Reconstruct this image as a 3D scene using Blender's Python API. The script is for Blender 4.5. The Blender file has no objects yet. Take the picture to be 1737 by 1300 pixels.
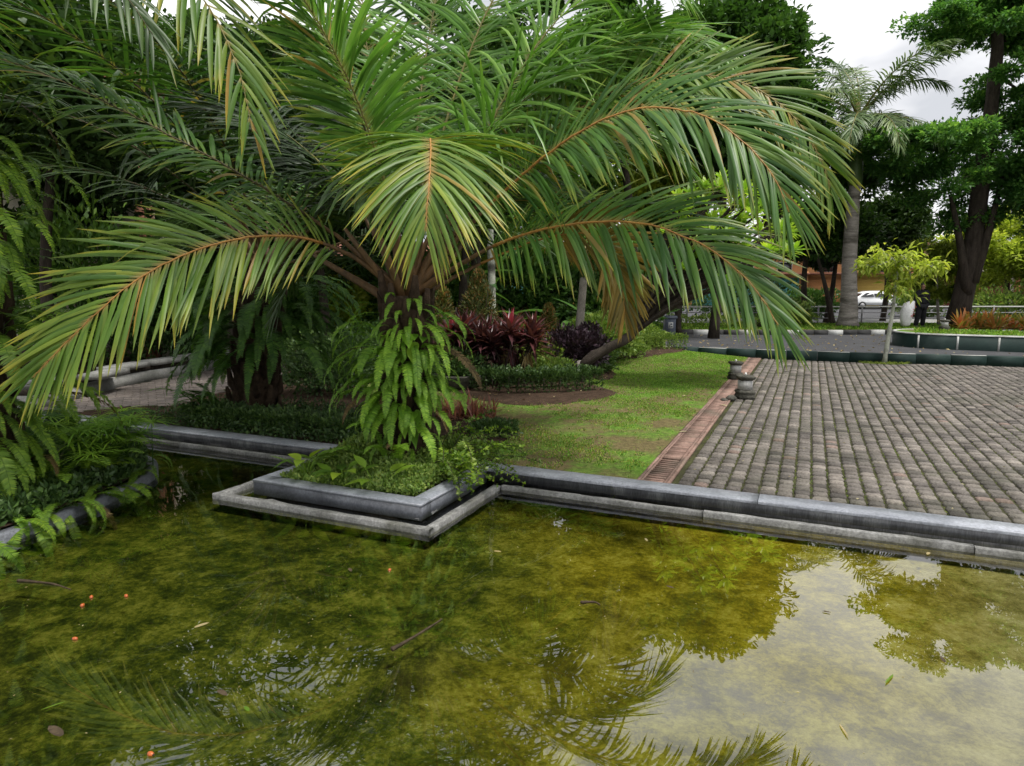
import bpy, math, random
import numpy as np
from mathutils import Vector, Matrix

# ------------------------------------------------------------------ camera, sky, sun, exposure
SC = bpy.context.scene
COL = SC.collection
F_PX, PITCH, EYE = 1130.0, math.radians(8.0), 1.6
cam_data = bpy.data.cameras.new("camera")
cam_data.sensor_fit = 'HORIZONTAL'
cam_data.sensor_width = 36.0
cam_data.lens = 36.0 * F_PX / 1737.0
cam_data.clip_start, cam_data.clip_end = 0.05, 3000.0
cam = bpy.data.objects.new("camera", cam_data)
cam.location = (0, 0, EYE)
cam.rotation_euler = (math.radians(90) - PITCH, 0, 0)
COL.objects.link(cam)
SC.camera = cam

SUN_EL, SUN_AZ = math.radians(68), math.radians(120)      # azimuth clockwise from +Y (view direction)
world = bpy.data.worlds.new("World")
SC.world = world
world.use_nodes = True
_n, _l = world.node_tree.nodes, world.node_tree.links
_n.clear()
_sky = _n.new('ShaderNodeTexSky'); _sky.sky_type = 'NISHITA'; _sky.sun_disc = False
_sky.sun_elevation, _sky.sun_rotation = SUN_EL, SUN_AZ
_sky.air_density, _sky.dust_density = 1.0, 3.0
_hs = _n.new('ShaderNodeHueSaturation'); _hs.inputs['Saturation'].default_value = 0.12
_tc = _n.new('ShaderNodeTexCoord')
_mp = _n.new('ShaderNodeMapping'); _mp.inputs['Scale'].default_value = (1.6, 1.6, 4.0)
_nz = _n.new('ShaderNodeTexNoise'); _nz.inputs['Scale'].default_value = 1.7; _nz.inputs['Detail'].default_value = 5
_cr = _n.new('ShaderNodeValToRGB')
_cr.color_ramp.elements[0].position, _cr.color_ramp.elements[0].color = 0.38, (4.4, 4.55, 4.9, 1)
_cr.color_ramp.elements[1].position, _cr.color_ramp.elements[1].color = 0.62, (10.8, 10.6, 10.5, 1)
_mx = _n.new('ShaderNodeMix'); _mx.data_type = 'RGBA'; _mx.inputs[0].default_value = 0.85
_bg = _n.new('ShaderNodeBackground'); _bg.inputs['Strength'].default_value = 0.064
_out = _n.new('ShaderNodeOutputWorld')
_l.new(_sky.outputs[0], _hs.inputs['Color'])
_l.new(_tc.outputs['Generated'], _mp.inputs[0]); _l.new(_mp.outputs[0], _nz.inputs['Vector'])
_l.new(_nz.outputs[0], _cr.inputs[0])
_l.new(_hs.outputs[0], _mx.inputs[6]); _l.new(_cr.outputs[0], _mx.inputs[7])
_l.new(_mx.outputs[2], _bg.inputs[0]); _l.new(_bg.outputs[0], _out.inputs[0])

sun_data = bpy.data.lights.new("sun", 'SUN')
sun_data.energy, sun_data.angle, sun_data.color = 1.5, math.radians(12), (1.0, 0.96, 0.9)
sun = bpy.data.objects.new("sun", sun_data)
_d = Vector((math.sin(SUN_AZ) * math.cos(SUN_EL), math.cos(SUN_AZ) * math.cos(SUN_EL), math.sin(SUN_EL)))
sun.rotation_euler = _d.to_track_quat('Z', 'Y').to_euler()
COL.objects.link(sun)

SC.view_settings.view_transform = 'Standard'
SC.view_settings.look = 'None'
SC.view_settings.gamma = 1.0
SC.view_settings.exposure = 1.35
SC.render.engine = 'CYCLES'
SC.cycles.use_denoising = True
SC.cycles.use_adaptive_sampling = True
SC.cycles.adaptive_threshold = 0.02
SC.cycles.max_bounces = 5
SC.cycles.diffuse_bounces = 3
SC.cycles.glossy_bounces = 2
SC.cycles.transmission_bounces = 4
SC.cycles.transparent_max_bounces = 8
SC.cycles.caustics_reflective = False
SC.cycles.caustics_refractive = False

# ------------------------------------------------------------------ geometry helpers
rng = np.random.default_rng(7)
random.seed(7)
UP = np.array([0., 0., 1.])
CAM = np.array([0., 0., EYE])
YAW = math.radians(24.0)                       # the garden's own axes: u along the pool edge, v away from it
DV = np.array([math.sin(YAW), math.cos(YAW), 0.])
DU = np.array([math.cos(YAW), -math.sin(YAW), 0.])


def uvz(u, v, z=0.0):
    return DU * u + DV * v + UP * z


def ray(px, py):
    X, Y = (px - 868.5) / F_PX, -(py - 650.0) / F_PX
    return np.array([X, math.cos(PITCH) + Y * math.sin(PITCH), -math.sin(PITCH) + Y * math.cos(PITCH)])


def at(px, py, depth):
    r = ray(px, py)
    return CAM + r * (depth / r[1])


def ground(px, py, z=0.0):
    r = ray(px, py)
    return CAM + r * ((z - EYE) / r[2])


def project(P):
    P = np.asarray(P, float) - CAM
    c, s = math.cos(PITCH), math.sin(PITCH)
    zf = P[..., 1] * c - P[..., 2] * s
    yu = P[..., 1] * s + P[..., 2] * c
    return 868.5 + F_PX * P[..., 0] / zf, 650 - F_PX * yu / zf, zf


def nrm(a):
    a = np.asarray(a, float)
    return a / np.maximum(np.linalg.norm(a, axis=-1, keepdims=True), 1e-9)


class MB:
    """collects verts, quads / polygons and two per-vertex numbers (tint, along)"""
    def __init__(self):
        self.v, self.f, self.t, self.a, self.n = [], [], [], [], 0

    def add(self, V, Fs, tint=0.5, along=0.0):
        V = np.asarray(V, float).reshape(-1, 3)
        m = len(V)
        self.v.append(V)
        self.t.append(np.broadcast_to(np.asarray(tint, float).ravel(), (m,)) if np.size(tint) in (1, m) else np.full(m, .5))
        self.a.append(np.broadcast_to(np.asarray(along, float).ravel(), (m,)))
        if isinstance(Fs, np.ndarray):
            self.f.append(Fs + self.n)
        else:
            for f in Fs:
                self.f.append(np.array([f], int) + self.n)
        self.n += m
        return self

    def box(self, c, s, axes=None, tint=0.5, ch=0.0):
        c = np.asarray(c, float); s = np.asarray(s, float) / 2
        ax = np.eye(3) if axes is None else np.asarray(axes, float)
        if ch <= 0:
            q = np.array([[x, y, z] for z in (-1, 1) for y in (-1, 1) for x in (-1, 1)], float) * s
            F = np.array([[0, 2, 3, 1], [4, 5, 7, 6], [0, 1, 5, 4], [2, 6, 7, 3], [0, 4, 6, 2], [1, 3, 7, 5]])
            return self.add(c + q @ ax, F, tint)
        ring = lambda k: [(-1, -1), (1, -1), (1, 1), (-1, 1)]
        V = []
        for z, inset in ((-s[2], 0), (s[2] - ch, 0), (s[2], ch)):
            for x, y in ring(0):
                V.append([x * (s[0] - inset), y * (s[1] - inset), z])
        F = []
        for k in (0, 1):
            for i in range(4):
                j = (i + 1) % 4
                F.append([k * 4 + i, k * 4 + j, k * 4 + 4 + j, k * 4 + 4 + i])
        F.append([8, 9, 10, 11]); F.append([3, 2, 1, 0])
        return self.add(c + np.array(V) @ ax, np.array(F), tint)

    def tube(self, P, R, sides=7, tint=0.5, cap=True, wob=0.0):
        P = np.asarray(P, float); n = len(P)
        R = np.broadcast_to(np.asarray(R, float), (n,))
        T = nrm(np.gradient(P, axis=0))
        ref = np.array([1., 0, 0]) if abs(T[0][2]) > .8 else UP
        S = nrm(np.cross(T, ref)); N = np.cross(S, T)
        th = np.arange(sides) * 2 * math.pi / sides
        rad = R[:, None] * (1 + wob * rng.normal(size=(n, sides)))
        V = P[:, None] + (np.cos(th)[None, :, None] * S[:, None] + np.sin(th)[None, :, None] * N[:, None]) * rad[..., None]
        i = np.arange(n - 1)[:, None] * sides; j = np.arange(sides)[None]; k = (j + 1) % sides
        F = np.stack([i + j, i + k, i + sides + k, i + sides + j], -1).reshape(-1, 4)
        self.add(V, F, tint)
        if cap:
            self.f.append(np.array([list(range(self.n - sides, self.n))]))
            self.f.append(np.array([list(range(self.n - n * sides, self.n - n * sides + sides))[::-1]]))
        return self

    def poly_prism(self, P2, z0, z1, tint=0.5, bottom=False):
        P2 = np.asarray(P2, float)[:, :2]; n = len(P2)
        ar = 0.5 * np.sum(P2[:, 0] * np.roll(P2[:, 1], -1) - np.roll(P2[:, 0], -1) * P2[:, 1])
        if ar < 0:
            P2 = P2[::-1]
        V = np.vstack([np.c_[P2, np.full(n, z0)], np.c_[P2, np.full(n, z1)]])
        F = [[i, (i + 1) % n, n + (i + 1) % n, n + i] for i in range(n)]
        F.append(list(range(n, 2 * n)))
        if bottom:
            F.append(list(range(n))[::-1])
        return self.add(V, F, tint)

    def build(self, name, mat, parent=None, smooth=False):
        me = self.mesh(name, mat, smooth)
        o = bpy.data.objects.new(name, me)
        COL.objects.link(o)
        if parent is not None:
            o.parent = parent
        return o

    def mesh(self, name, mat, smooth=False):
        V = np.concatenate(self.v) if self.v else np.zeros((0, 3))
        T = np.concatenate(self.t); A = np.concatenate(self.a)
        me = bpy.data.meshes.new(name)
        loops = np.concatenate([f.ravel() for f in self.f]).astype(np.int32)
        cnt = np.concatenate([np.full(len(f), f.shape[1]) for f in self.f]).astype(np.int32)
        me.vertices.add(len(V)); me.vertices.foreach_set('co', V.astype(np.float32).ravel())
        me.loops.add(len(loops)); me.loops.foreach_set('vertex_index', loops)
        me.polygons.add(len(cnt))
        me.polygons.foreach_set('loop_start', np.r_[0, np.cumsum(cnt)[:-1]].astype(np.int32))
        me.polygons.foreach_set('loop_total', cnt)
        if smooth:
            me.polygons.foreach_set('use_smooth', np.ones(len(cnt), bool))
        for nm, arr in (('tint', T), ('along', A)):
            at_ = me.attributes.new(nm, 'FLOAT', 'POINT')
            at_.data.foreach_set('value', arr.astype(np.float32))
        me.update(calc_edges=True)
        me.materials.append(mat)
        return me


def tag(o, label=None, cat=None, group=None, kind=None):
    if label: o['label'] = label
    if cat: o['category'] = cat
    if group: o['group'] = group
    if kind: o['kind'] = kind
    return o


def thing(name, loc, label, cat, group=None, rz=0.0):
    o = bpy.data.objects.new(name, None)
    o.empty_display_size = 0.2
    o.location = loc; o.rotation_euler = (0, 0, rz)
    COL.objects.link(o)
    return tag(o, label, cat, group)


def link_mesh(name, me, parent=None, loc=(0, 0, 0), rot=(0, 0, 0), sc=(1, 1, 1)):
    o = bpy.data.objects.new(name, me)
    o.location, o.rotation_euler, o.scale = loc, rot, sc
    COL.objects.link(o)
    if parent is not None:
        o.parent = parent
    return o


def copy_tree(o, parent=None):
    c = o.copy(); COL.objects.link(c); c.parent = parent
    for ch in list(o.children):
        copy_tree(ch, c)
    return c


def in_poly(x, y, P):
    P = np.asarray(P, float); r = np.zeros(np.shape(x), bool)
    for i in range(len(P)):
        x0, y0 = P[i][:2]; x1, y1 = P[i - 1][:2]
        c = ((y0 > y) != (y1 > y)) & (x < (x1 - x0) * (y - y0) / ((y1 - y0) or 1e-9) + x0)
        r ^= c
    return r


def spline(pts, n):
    """Catmull-Rom through the points, resampled to n evenly spaced points"""
    P = np.asarray(pts, float)
    Q = np.vstack([2 * P[0] - P[1], P, 2 * P[-1] - P[-2]])
    out = []
    for i in range(1, len(Q) - 2):
        t = np.linspace(0, 1, 12, endpoint=False)[:, None]
        a, b, c, d = Q[i - 1], Q[i], Q[i + 1], Q[i + 2]
        out.append(.5 * ((2 * b) + (c - a) * t + (2 * a - 5 * b + 4 * c - d) * t ** 2 + (3 * b - a - 3 * c + d) * t ** 3))
    out = np.vstack(out + [P[-1:]])
    s = np.r_[0, np.cumsum(np.linalg.norm(np.diff(out, axis=0), axis=1))]
    q = np.linspace(0, s[-1], n)
    return np.stack([np.interp(q, s, out[:, k]) for k in range(3)], 1)


def lance(t):
    return np.clip((t + .03) ** .45 * (1.0 - t) ** .55, 0.015, None) / .68


def ribbons(mb, B, D, S, L, W, droop=0.2, seg=4, fold=0.2, tint=None, prof=lance, split=None, droopdir=None):
    """blades: base B, heading D, width direction S; bend down with droop. split: list that receives one MB each"""
    B = np.asarray(B, float); N = len(B)
    D = nrm(np.broadcast_to(D, (N, 3))); S = np.broadcast_to(S, (N, 3))
    S = nrm(S - D * np.sum(S * D, 1, keepdims=True))
    L = np.broadcast_to(np.asarray(L, float), (N,)); W = np.broadcast_to(np.asarray(W, float), (N,))
    dr = np.broadcast_to(np.asarray(droop, float), (N,))
    if tint is None: tint = rng.random(N)
    tint = np.broadcast_to(tint, (N,))
    t = np.linspace(0, 1, seg + 1)
    dd = -UP if droopdir is None else droopdir
    L = L / np.maximum(1.0, np.linalg.norm(D + dd * dr[:, None], axis=1))       # a drooping blade keeps its length
    P = B[:, None] + D[:, None] * (L[:, None] * t)[..., None]
    P = P + dd * ((dr * L)[:, None] * t ** 2)[..., None]
    T = nrm(D[:, None] + dd * (2 * dr[:, None] * t)[..., None])
    Nn = nrm(np.cross(S[:, None] + 0 * T, T))
    w = (W[:, None] * .5 * prof(t)[None])[..., None]
    if fold:
        V = np.stack([P - S[:, None] * w + Nn * w * fold, P, P + S[:, None] * w + Nn * w * fold], 2)
        c = 3
    else:
        V = np.stack([P - S[:, None] * w, P + S[:, None] * w], 2)
        c = 2
    k = np.arange(seg)[:, None] * c
    q = np.arange(c - 1)[None]
    F1 = np.stack([k + q, k + q + 1, k + c + q + 1, k + c + q], -1).reshape(-1, 4)
    al = np.repeat(t, c)
    if split is not None:
        for i in range(N):
            m = MB(); m.add(V[i].reshape(-1, 3), F1, tint[i], al); split.append(m)
        return
    m = (seg + 1) * c
    F = (F1[None] + (np.arange(N) * m)[:, None, None]).reshape(-1, 4)
    mb.add(V.reshape(-1, 3), F, np.repeat(tint, m), np.tile(al, N))


def leaves(mb, B, D, S, L, W, tint=None, bend=0.15):
    """one bent diamond per leaf (two triangles' worth)"""
    N = len(B)
    D = nrm(np.broadcast_to(D, (N, 3))); S = nrm(S - D * np.sum(S * D, 1, keepdims=True))
    L = np.broadcast_to(np.asarray(L, float), (N,))[:, None]; W = np.broadcast_to(np.asarray(W, float), (N,))[:, None]
    Nn = np.cross(S, D)
    if tint is None: tint = rng.random(N)
    V = np.stack([B, B + D * L * .5 + S * W * .5 + Nn * L * bend, B + D * L, B + D * L * .5 - S * W * .5 + Nn * L * bend], 1)
    F = (np.arange(4)[None] + (np.arange(N) * 4)[:, None])
    mb.add(V.reshape(-1, 3), F, np.repeat(tint, 4), np.tile([0, .5, 1, .5], N))


def rand_dirs(n):
    return nrm(rng.normal(size=(n, 3)))


# ------------------------------------------------------------------ materials
def new_mat(name):
    m = bpy.data.materials.new(name); m.use_nodes = True
    nt = m.node_tree; nt.nodes.clear()
    out = nt.nodes.new('ShaderNodeOutputMaterial')
    return m, nt, out


def ramp(nt, fac, stops):
    r = nt.nodes.new('ShaderNodeValToRGB')
    e = r.color_ramp.elements
    while len(e) < len(stops): e.new(0.5)
    for k, (p, c) in enumerate(stops):
        e[k].position = p; e[k].color = (*c, 1)
    nt.links.new(fac, r.inputs[0])
    return r.outputs[0]


def attr(nt, name):
    a = nt.nodes.new('ShaderNodeAttribute'); a.attribute_name = name
    return a.outputs['Fac']


def noise(nt, scale, detail=4, rough=.6, vec=None, out=0):
    n = nt.nodes.new('ShaderNodeTexNoise')
    n.inputs['Scale'].default_value, n.inputs['Detail'].default_value, n.inputs['Roughness'].default_value = scale, detail, rough
    if vec is not None: nt.links.new(vec, n.inputs['Vector'])
    return n.outputs[out]


def objco(nt, scale=(1, 1, 1), world_space=False):
    t = nt.nodes.new('ShaderNodeNewGeometry') if world_space else nt.nodes.new('ShaderNodeTexCoord')
    m = nt.nodes.new('ShaderNodeMapping'); m.inputs['Scale'].default_value = scale
    nt.links.new(t.outputs['Position' if world_space else 'Object'], m.inputs[0])
    return m.outputs[0]


def mixc(nt, fac, a, b, mode='MIX'):
    m = nt.nodes.new('ShaderNodeMix'); m.data_type = 'RGBA'; m.blend_type = mode
    for v, i in ((fac, 0), (a, 6), (b, 7)):
        if hasattr(v, 'is_output'): nt.links.new(v, m.inputs[i])
        else: m.inputs[i].default_value = v if i == 0 else (*v, 1)
    return m.outputs[2]


def math_(nt, op, a, b=None):
    m = nt.nodes.new('ShaderNodeMath'); m.operation = op
    for i, v in enumerate((a, b)):
        if v is None: continue
        if hasattr(v, 'is_output'): nt.links.new(v, m.inputs[i])
        else: m.inputs[i].default_value = v
    return m.outputs[0]


def principled(nt, out, color, rough=.6, spec=.4, bump=None, bstr=.3, bdist=.01, metallic=0):
    p = nt.nodes.new('ShaderNodeBsdfPrincipled')
    for v, nme in ((color, 'Base Color'), (rough, 'Roughness')):
        if hasattr(v, 'is_output'): nt.links.new(v, p.inputs[nme])
        else: p.inputs[nme].default_value = (*v, 1) if nme == 'Base Color' else v
    p.inputs['Specular IOR Level'].default_value = spec
    p.inputs['Metallic'].default_value = metallic
    if bump is not None:
        b = nt.nodes.new('ShaderNodeBump'); b.inputs['Strength'].default_value = bstr; b.inputs['Distance'].default_value = bdist
        nt.links.new(bump, b.inputs['Height']); nt.links.new(b.outputs[0], p.inputs['Normal'])
    if out is not None:
        nt.links.new(p.outputs[0], out.inputs[0])
    return p


def leaf_mat(name, stops, tip=None, tip_at=.8, rough=.45, spec=.4, transl=.26, tboost=1.5, stem=None):
    m, nt, out = new_mat(name)
    c = ramp(nt, attr(nt, 'tint'), stops)
    nz = noise(nt, 3.0, 3, .6, objco(nt, (1, 1, 1), True))
    c = mixc(nt, 1.0, c, ramp(nt, nz, [(.3, (.78, .78, .78)), (.7, (1.22, 1.2, 1.15))]), 'MULTIPLY')
    oi = nt.nodes.new('ShaderNodeObjectInfo')
    c = mixc(nt, 1.0, c, ramp(nt, oi.outputs['Random'], [(0, (.74, .78, .8)), (.5, (1, 1, 1)), (1, (1.25, 1.18, 1.0))]), 'MULTIPLY')
    if tip:
        f = math_(nt, 'MULTIPLY', ramp(nt, attr(nt, 'along'), [(tip_at - .15, (0, 0, 0)), (min(1, tip_at + .15), (1, 1, 1))]),
                  ramp(nt, attr(nt, 'tint'), [(.35, (.15, .15, .15)), (.8, (.9, .9, .9))]))
        c = mixc(nt, f, c, tip)
    if stem:
        f = ramp(nt, attr(nt, 'along'), [(.0, (1, 1, 1)), (.12, (0, 0, 0))])
        c = mixc(nt, f, c, stem)
    p = principled(nt, None, c, rough, spec)
    tr = nt.nodes.new('ShaderNodeBsdfTranslucent')
    nt.links.new(mixc(nt, 1.0, c, (tboost, tboost * 1.05, tboost * .6), 'MULTIPLY'), tr.inputs[0])
    mx = nt.nodes.new('ShaderNodeMixShader'); mx.inputs[0].default_value = transl
    nt.links.new(p.outputs[0], mx.inputs[1]); nt.links.new(tr.outputs[0], mx.inputs[2])
    nt.links.new(mx.outputs[0], out.inputs[0])
    return m


def surf_mat(name, c0, c1, scale=6, rough=.8, spec=.3, bstr=.25, bdist=.01, stretch=(1, 1, 1), c2=None, fine=40, world_space=True, tintmul=None, detail=6, grit=.2):
    m, nt, out = new_mat(name)
    co = objco(nt, stretch, world_space)
    n1 = noise(nt, scale, detail, .65, co)
    c = ramp(nt, n1, [(.32, c0), (.68, c1)])
    if c2:
        c = mixc(nt, ramp(nt, noise(nt, scale * .31, 4, .6, co), [(.5, (0, 0, 0)), (.68, (1, 1, 1))]), c, c2)
    if tintmul:
        c = mixc(nt, 1.0, c, ramp(nt, attr(nt, 'tint'), tintmul), 'MULTIPLY')
    n2 = noise(nt, fine, 4, .7, co)
    c = mixc(nt, 1.0, c, ramp(nt, n2, [(.32, (1 - grit,) * 3), (.68, (1 + grit,) * 3)]), 'MULTIPLY')
    principled(nt, out, c, rough, spec, n2, bstr, bdist)
    return m


G = lambda r, g, b: (r, g, b)
M = {}
M['palm'] = leaf_mat('palm_leaf', [(0, G(.03, .095, .016)), (.5, G(.065, .155, .025)), (.93, G(.13, .23, .04)), (1, G(.26, .19, .05))], tip=G(.3, .27, .03), tip_at=.88, rough=.4, spec=.3, transl=.3, stem=G(.24, .2, .06))
M['palm_gold'] = leaf_mat('palm_leaf_old', [(0, G(.05, .125, .018)), (.5, G(.1, .185, .026)), (.93, G(.19, .26, .035)), (1, G(.3, .19, .05))], tip=G(.36, .29, .03), tip_at=.8, rough=.42, spec=.3, transl=.25, stem=G(.3, .2, .06))
M['palm_green'] = leaf_mat('palm_leaf_young', [(0, G(.06, .15, .025)), (.5, G(.11, .25, .04)), (1, G(.2, .36, .08))], tip=G(.24, .3, .05), tip_at=.9, rough=.38, spec=.4, transl=.3, stem=G(.2, .2, .07))
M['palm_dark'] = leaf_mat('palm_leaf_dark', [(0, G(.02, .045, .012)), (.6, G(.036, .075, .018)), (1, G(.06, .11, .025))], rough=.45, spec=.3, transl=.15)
M['fern_dead'] = leaf_mat('fern_leaf_dead', [(0, G(.06, .04, .02)), (.6, G(.12, .08, .035)), (1, G(.2, .15, .06))], rough=.7, spec=.2, transl=.2)
M['palm_dead'] = leaf_mat('palm_leaf_brown', [(0, G(.09, .085, .02)), (.5, G(.19, .14, .025)), (1, G(.32, .2, .035))], rough=.5, spec=.35, transl=.25)
M['royal'] = leaf_mat('royal_palm_leaf', [(0, G(.06, .12, .05)), (.5, G(.11, .18, .07)), (1, G(.2, .27, .12))], rough=.4, spec=.45, transl=.2)
M['fern'] = leaf_mat('fern_leaf', [(0, G(.085, .19, .02)), (.5, G(.15, .3, .03)), (1, G(.26, .42, .05))], rough=.5, spec=.3, transl=.35)
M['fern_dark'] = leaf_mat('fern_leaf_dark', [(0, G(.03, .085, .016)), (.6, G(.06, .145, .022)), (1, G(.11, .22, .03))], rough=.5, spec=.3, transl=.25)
M['fern_mid'] = leaf_mat('fern_leaf_olive', [(0, G(.06, .13, .014)), (.6, G(.12, .22, .02)), (1, G(.22, .33, .03))], rough=.5, spec=.3, transl=.3)
M['tree'] = leaf_mat('tree_leaf', [(0, G(.035, .085, .018)), (.55, G(.065, .15, .028)), (1, G(.13, .24, .045))], rough=.5, spec=.35, transl=.25)
M['tree_dark'] = leaf_mat('tree_leaf_dark', [(0, G(.02, .05, .014)), (.6, G(.038, .085, .02)), (1, G(.08, .15, .03))], rough=.5, spec=.35, transl=.15)
M['tree_blue'] = leaf_mat('tree_leaf_bluish', [(0, G(.04, .12, .035)), (.55, G(.085, .21, .05)), (1, G(.22, .4, .08))], rough=.5, spec=.35, transl=.35)
M['tree_lime'] = leaf_mat('tree_leaf_lime', [(0, G(.2, .27, .035)), (.5, G(.34, .42, .06)), (1, G(.52, .54, .1))], rough=.5, spec=.3, transl=.42)
M['plumeria'] = leaf_mat('plumeria_leaf', [(0, G(.13, .26, .03)), (.5, G(.22, .38, .04)), (1, G(.36, .48, .06))], rough=.42, spec=.35, transl=.35)
M['hedge'] = leaf_mat('hedge_leaf', [(0, G(.03, .07, .02)), (.5, G(.06, .12, .03)), (1, G(.12, .2, .05))], rough=.5, transl=.2)
M['hedge_light'] = leaf_mat('hedge_leaf_light', [(0, G(.09, .16, .03)), (.5, G(.16, .26, .05)), (1, G(.3, .38, .09))], rough=.5, transl=.3)
M['conical'] = leaf_mat('bronze_shrub_leaf', [(0, G(.05, .08, .025)), (.55, G(.10, .12, .035)), (.8, G(.2, .12, .04)), (1, G(.3, .14, .05))], rough=.5, transl=.25)
M['purple'] = leaf_mat('purple_leaf', [(0, G(.012, .009, .014)), (.6, G(.03, .018, .03)), (1, G(.07, .045, .07))], rough=.38, spec=.5, transl=.1)
M['cordyline'] = leaf_mat('cordyline_leaf', [(0, G(.035, .014, .018)), (.5, G(.075, .024, .03)), (.85, G(.13, .045, .05)), (1, G(.22, .05, .06))], rough=.4, spec=.5, transl=.25)
M['pink'] = leaf_mat('cordyline_new_leaf', [(0, G(.36, .05, .09)), (1, G(.5, .09, .14))], rough=.4, transl=.35)
M['redgrass'] = leaf_mat('red_strap_leaf', [(0, G(.2, .07, .05)), (.5, G(.32, .11, .08)), (1, G(.42, .18, .12))], rough=.5, transl=.25)
M['bromeliad'] = leaf_mat('bromeliad_leaf', [(0, G(.16, .2, .04)), (.4, G(.4, .34, .06)), (.7, G(.6, .2, .08)), (1, G(.55, .26, .1))], rough=.45, transl=.3)
M['grass'] = leaf_mat('lawn_blade', [(0, G(.065, .15, .02)), (.5, G(.13, .26, .035)), (.9, G(.23, .4, .055)), (1, G(.3, .25, .1))], rough=.6, spec=.2, transl=.3)
M['banana'] = leaf_mat('broad_leaf', [(0, G(.035, .09, .025)), (.6, G(.06, .15, .035)), (1, G(.12, .24, .05))], rough=.38, spec=.5, transl=.3)
M['litter'] = leaf_mat('fallen_leaf', [(0, G(.12, .08, .04)), (.5, G(.28, .22, .1)), (1, G(.5, .44, .26))], rough=.7, spec=.2, transl=.1)
M['moss'] = leaf_mat('joint_weed', [(0, G(.08, .12, .02)), (.6, G(.13, .2, .03)), (1, G(.22, .26, .06))], rough=.7, spec=.2, transl=.2)

M['rachis'] = surf_mat('rachis_orange', G(.3, .14, .035), G(.44, .23, .055), 5, .45, .4, .1)
M['rachis_green'] = surf_mat('rachis_green', G(.12, .12, .035), G(.22, .19, .05), 5, .5, .4, .1)
M['rachis_dark'] = surf_mat('rachis_dark', G(.04, .035, .015), G(.08, .06, .025), 5, .55, .3, .1)
M['petiole'] = surf_mat('petiole_brown', G(.07, .042, .02), G(.17, .095, .04), 4, .55, .35, .25, stretch=(6, 6, .6))
M['bark_palm'] = surf_mat('palm_bark', G(.022, .015, .01), G(.075, .05, .032), 8, .9, .2, .8, .03)
M['bark_dark'] = surf_mat('dark_bark', G(.025, .02, .016), G(.07, .056, .044), 5, .9, .2, .8, .03, stretch=(2, 2, .5))
M['bark_grey'] = surf_mat('grey_bark', G(.16, .145, .125), G(.33, .3, .27), 4, .85, .2, .6, .02, stretch=(1.5, 1.5, .7))
M['bark_royal'] = surf_mat('royal_palm_bark', G(.2, .18, .16), G(.36, .33, .3), 5, .85, .2, .4, .02, stretch=(.6, .6, 3), c2=G(.1, .09, .075))
M['crownshaft'] = surf_mat('crownshaft_green', G(.05, .1, .03), G(.1, .16, .05), 3, .5, .4, .1)
M['bark_lichen'] = surf_mat('lichen_bark', G(.3, .32, .26), G(.46, .47, .4), 7, .85, .2, .4, .02, c2=G(.06, .06, .05))
M['soil'] = surf_mat('soil', G(.035, .022, .014), G(.095, .06, .04), 9, .95, .15, 1, .03, fine=60)
M['ground'] = surf_mat('ground', G(.06, .075, .025), G(.12, .12, .05), 2, .95, .15, .6, .02)
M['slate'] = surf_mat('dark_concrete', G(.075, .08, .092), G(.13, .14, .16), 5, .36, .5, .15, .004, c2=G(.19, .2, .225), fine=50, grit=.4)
M['slate_lit_top'] = surf_mat('grey_coping', G(.17, .183, .21), G(.26, .277, .31), 4, .3, .5, .12, .004, c2=G(.4, .42, .46), fine=55, grit=.34)  # same painted concrete as the walls, lightened: sky light on the top is in the colour
M['damp_shade'] = surf_mat('damp_shaded_concrete', G(.04, .042, .046), G(.085, .088, .096), 6, .5, .4, .2, .005, stretch=(3, 3, .5), c2=G(.15, .155, .16), fine=45, grit=.45)  # splash stains, and the shade of the upright face painted into the colour
M['rim'] = surf_mat('pale_concrete', G(.13, .13, .126), G(.27, .27, .26), 6, .8, .25, .3, .008, c2=G(.1, .1, .085), fine=50, grit=.4)
M['concrete'] = surf_mat('weathered_concrete', G(.2, .2, .19), G(.36, .36, .34), 4, .85, .2, .4, .01, c2=G(.12, .125, .11), fine=50)
M['paver'] = surf_mat('paver_stone', G(.098, .086, .075), G(.235, .212, .188), 3.2, .85, .25, .9, .014, c2=G(.105, .1, .08), fine=48, detail=9, grit=.36,
                      tintmul=[(0, (.52, .52, .53)), (.3, (.82, .82, .83)), (.55, (1.0, 1.0, 1.0)), (.8, (1.28, 1.27, 1.26)), (.95, (1.45, 1.44, 1.42)), (1, (1.25, 1.05, 1.0))])
M['joint'] = surf_mat('joint_soil', G(.03, .028, .02), G(.07, .075, .03), 3, .95, .1, .5, .01)
M['brick_path'] = surf_mat('path_brick', G(.13, .115, .105), G(.23, .205, .19), 10, .9, .2, .5, .01, tintmul=[(0, (.75, .75, .75)), (1, (1.2, 1.15, 1.1))])
M['terracotta'] = surf_mat('terracotta', G(.2, .125, .1), G(.32, .215, .175), 7, .85, .2, .4, .01, c2=G(.15, .115, .09), tintmul=[(0, (.8, .8, .8)), (1, (1.2, 1.2, 1.2))])
M['asphalt'] = surf_mat('asphalt', G(.045, .046, .05), G(.075, .076, .08), 2, .85, .3, .5, .01, fine=120)
M['green_paint'] = surf_mat('dark_green_paint', G(.006, .021, .018), G(.011, .032, .026), 4, .6, .3, .2, c2=G(.03, .05, .045))
M['white_paint'] = surf_mat('white_paint', G(.42, .43, .41), G(.6, .61, .58), 4, .65, .3, .2, c2=G(.38, .38, .34))
M['black_paint'] = surf_mat('black_paint', G(.03, .03, .03), G(.06, .06, .058), 4, .7, .3, .2)
M['stone_lamp'] = surf_mat('mossy_stone', G(.3, .3, .29), G(.46, .46, .45), 9, .85, .25, .5, .01, c2=G(.06, .06, .05), world_space=False)
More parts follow.
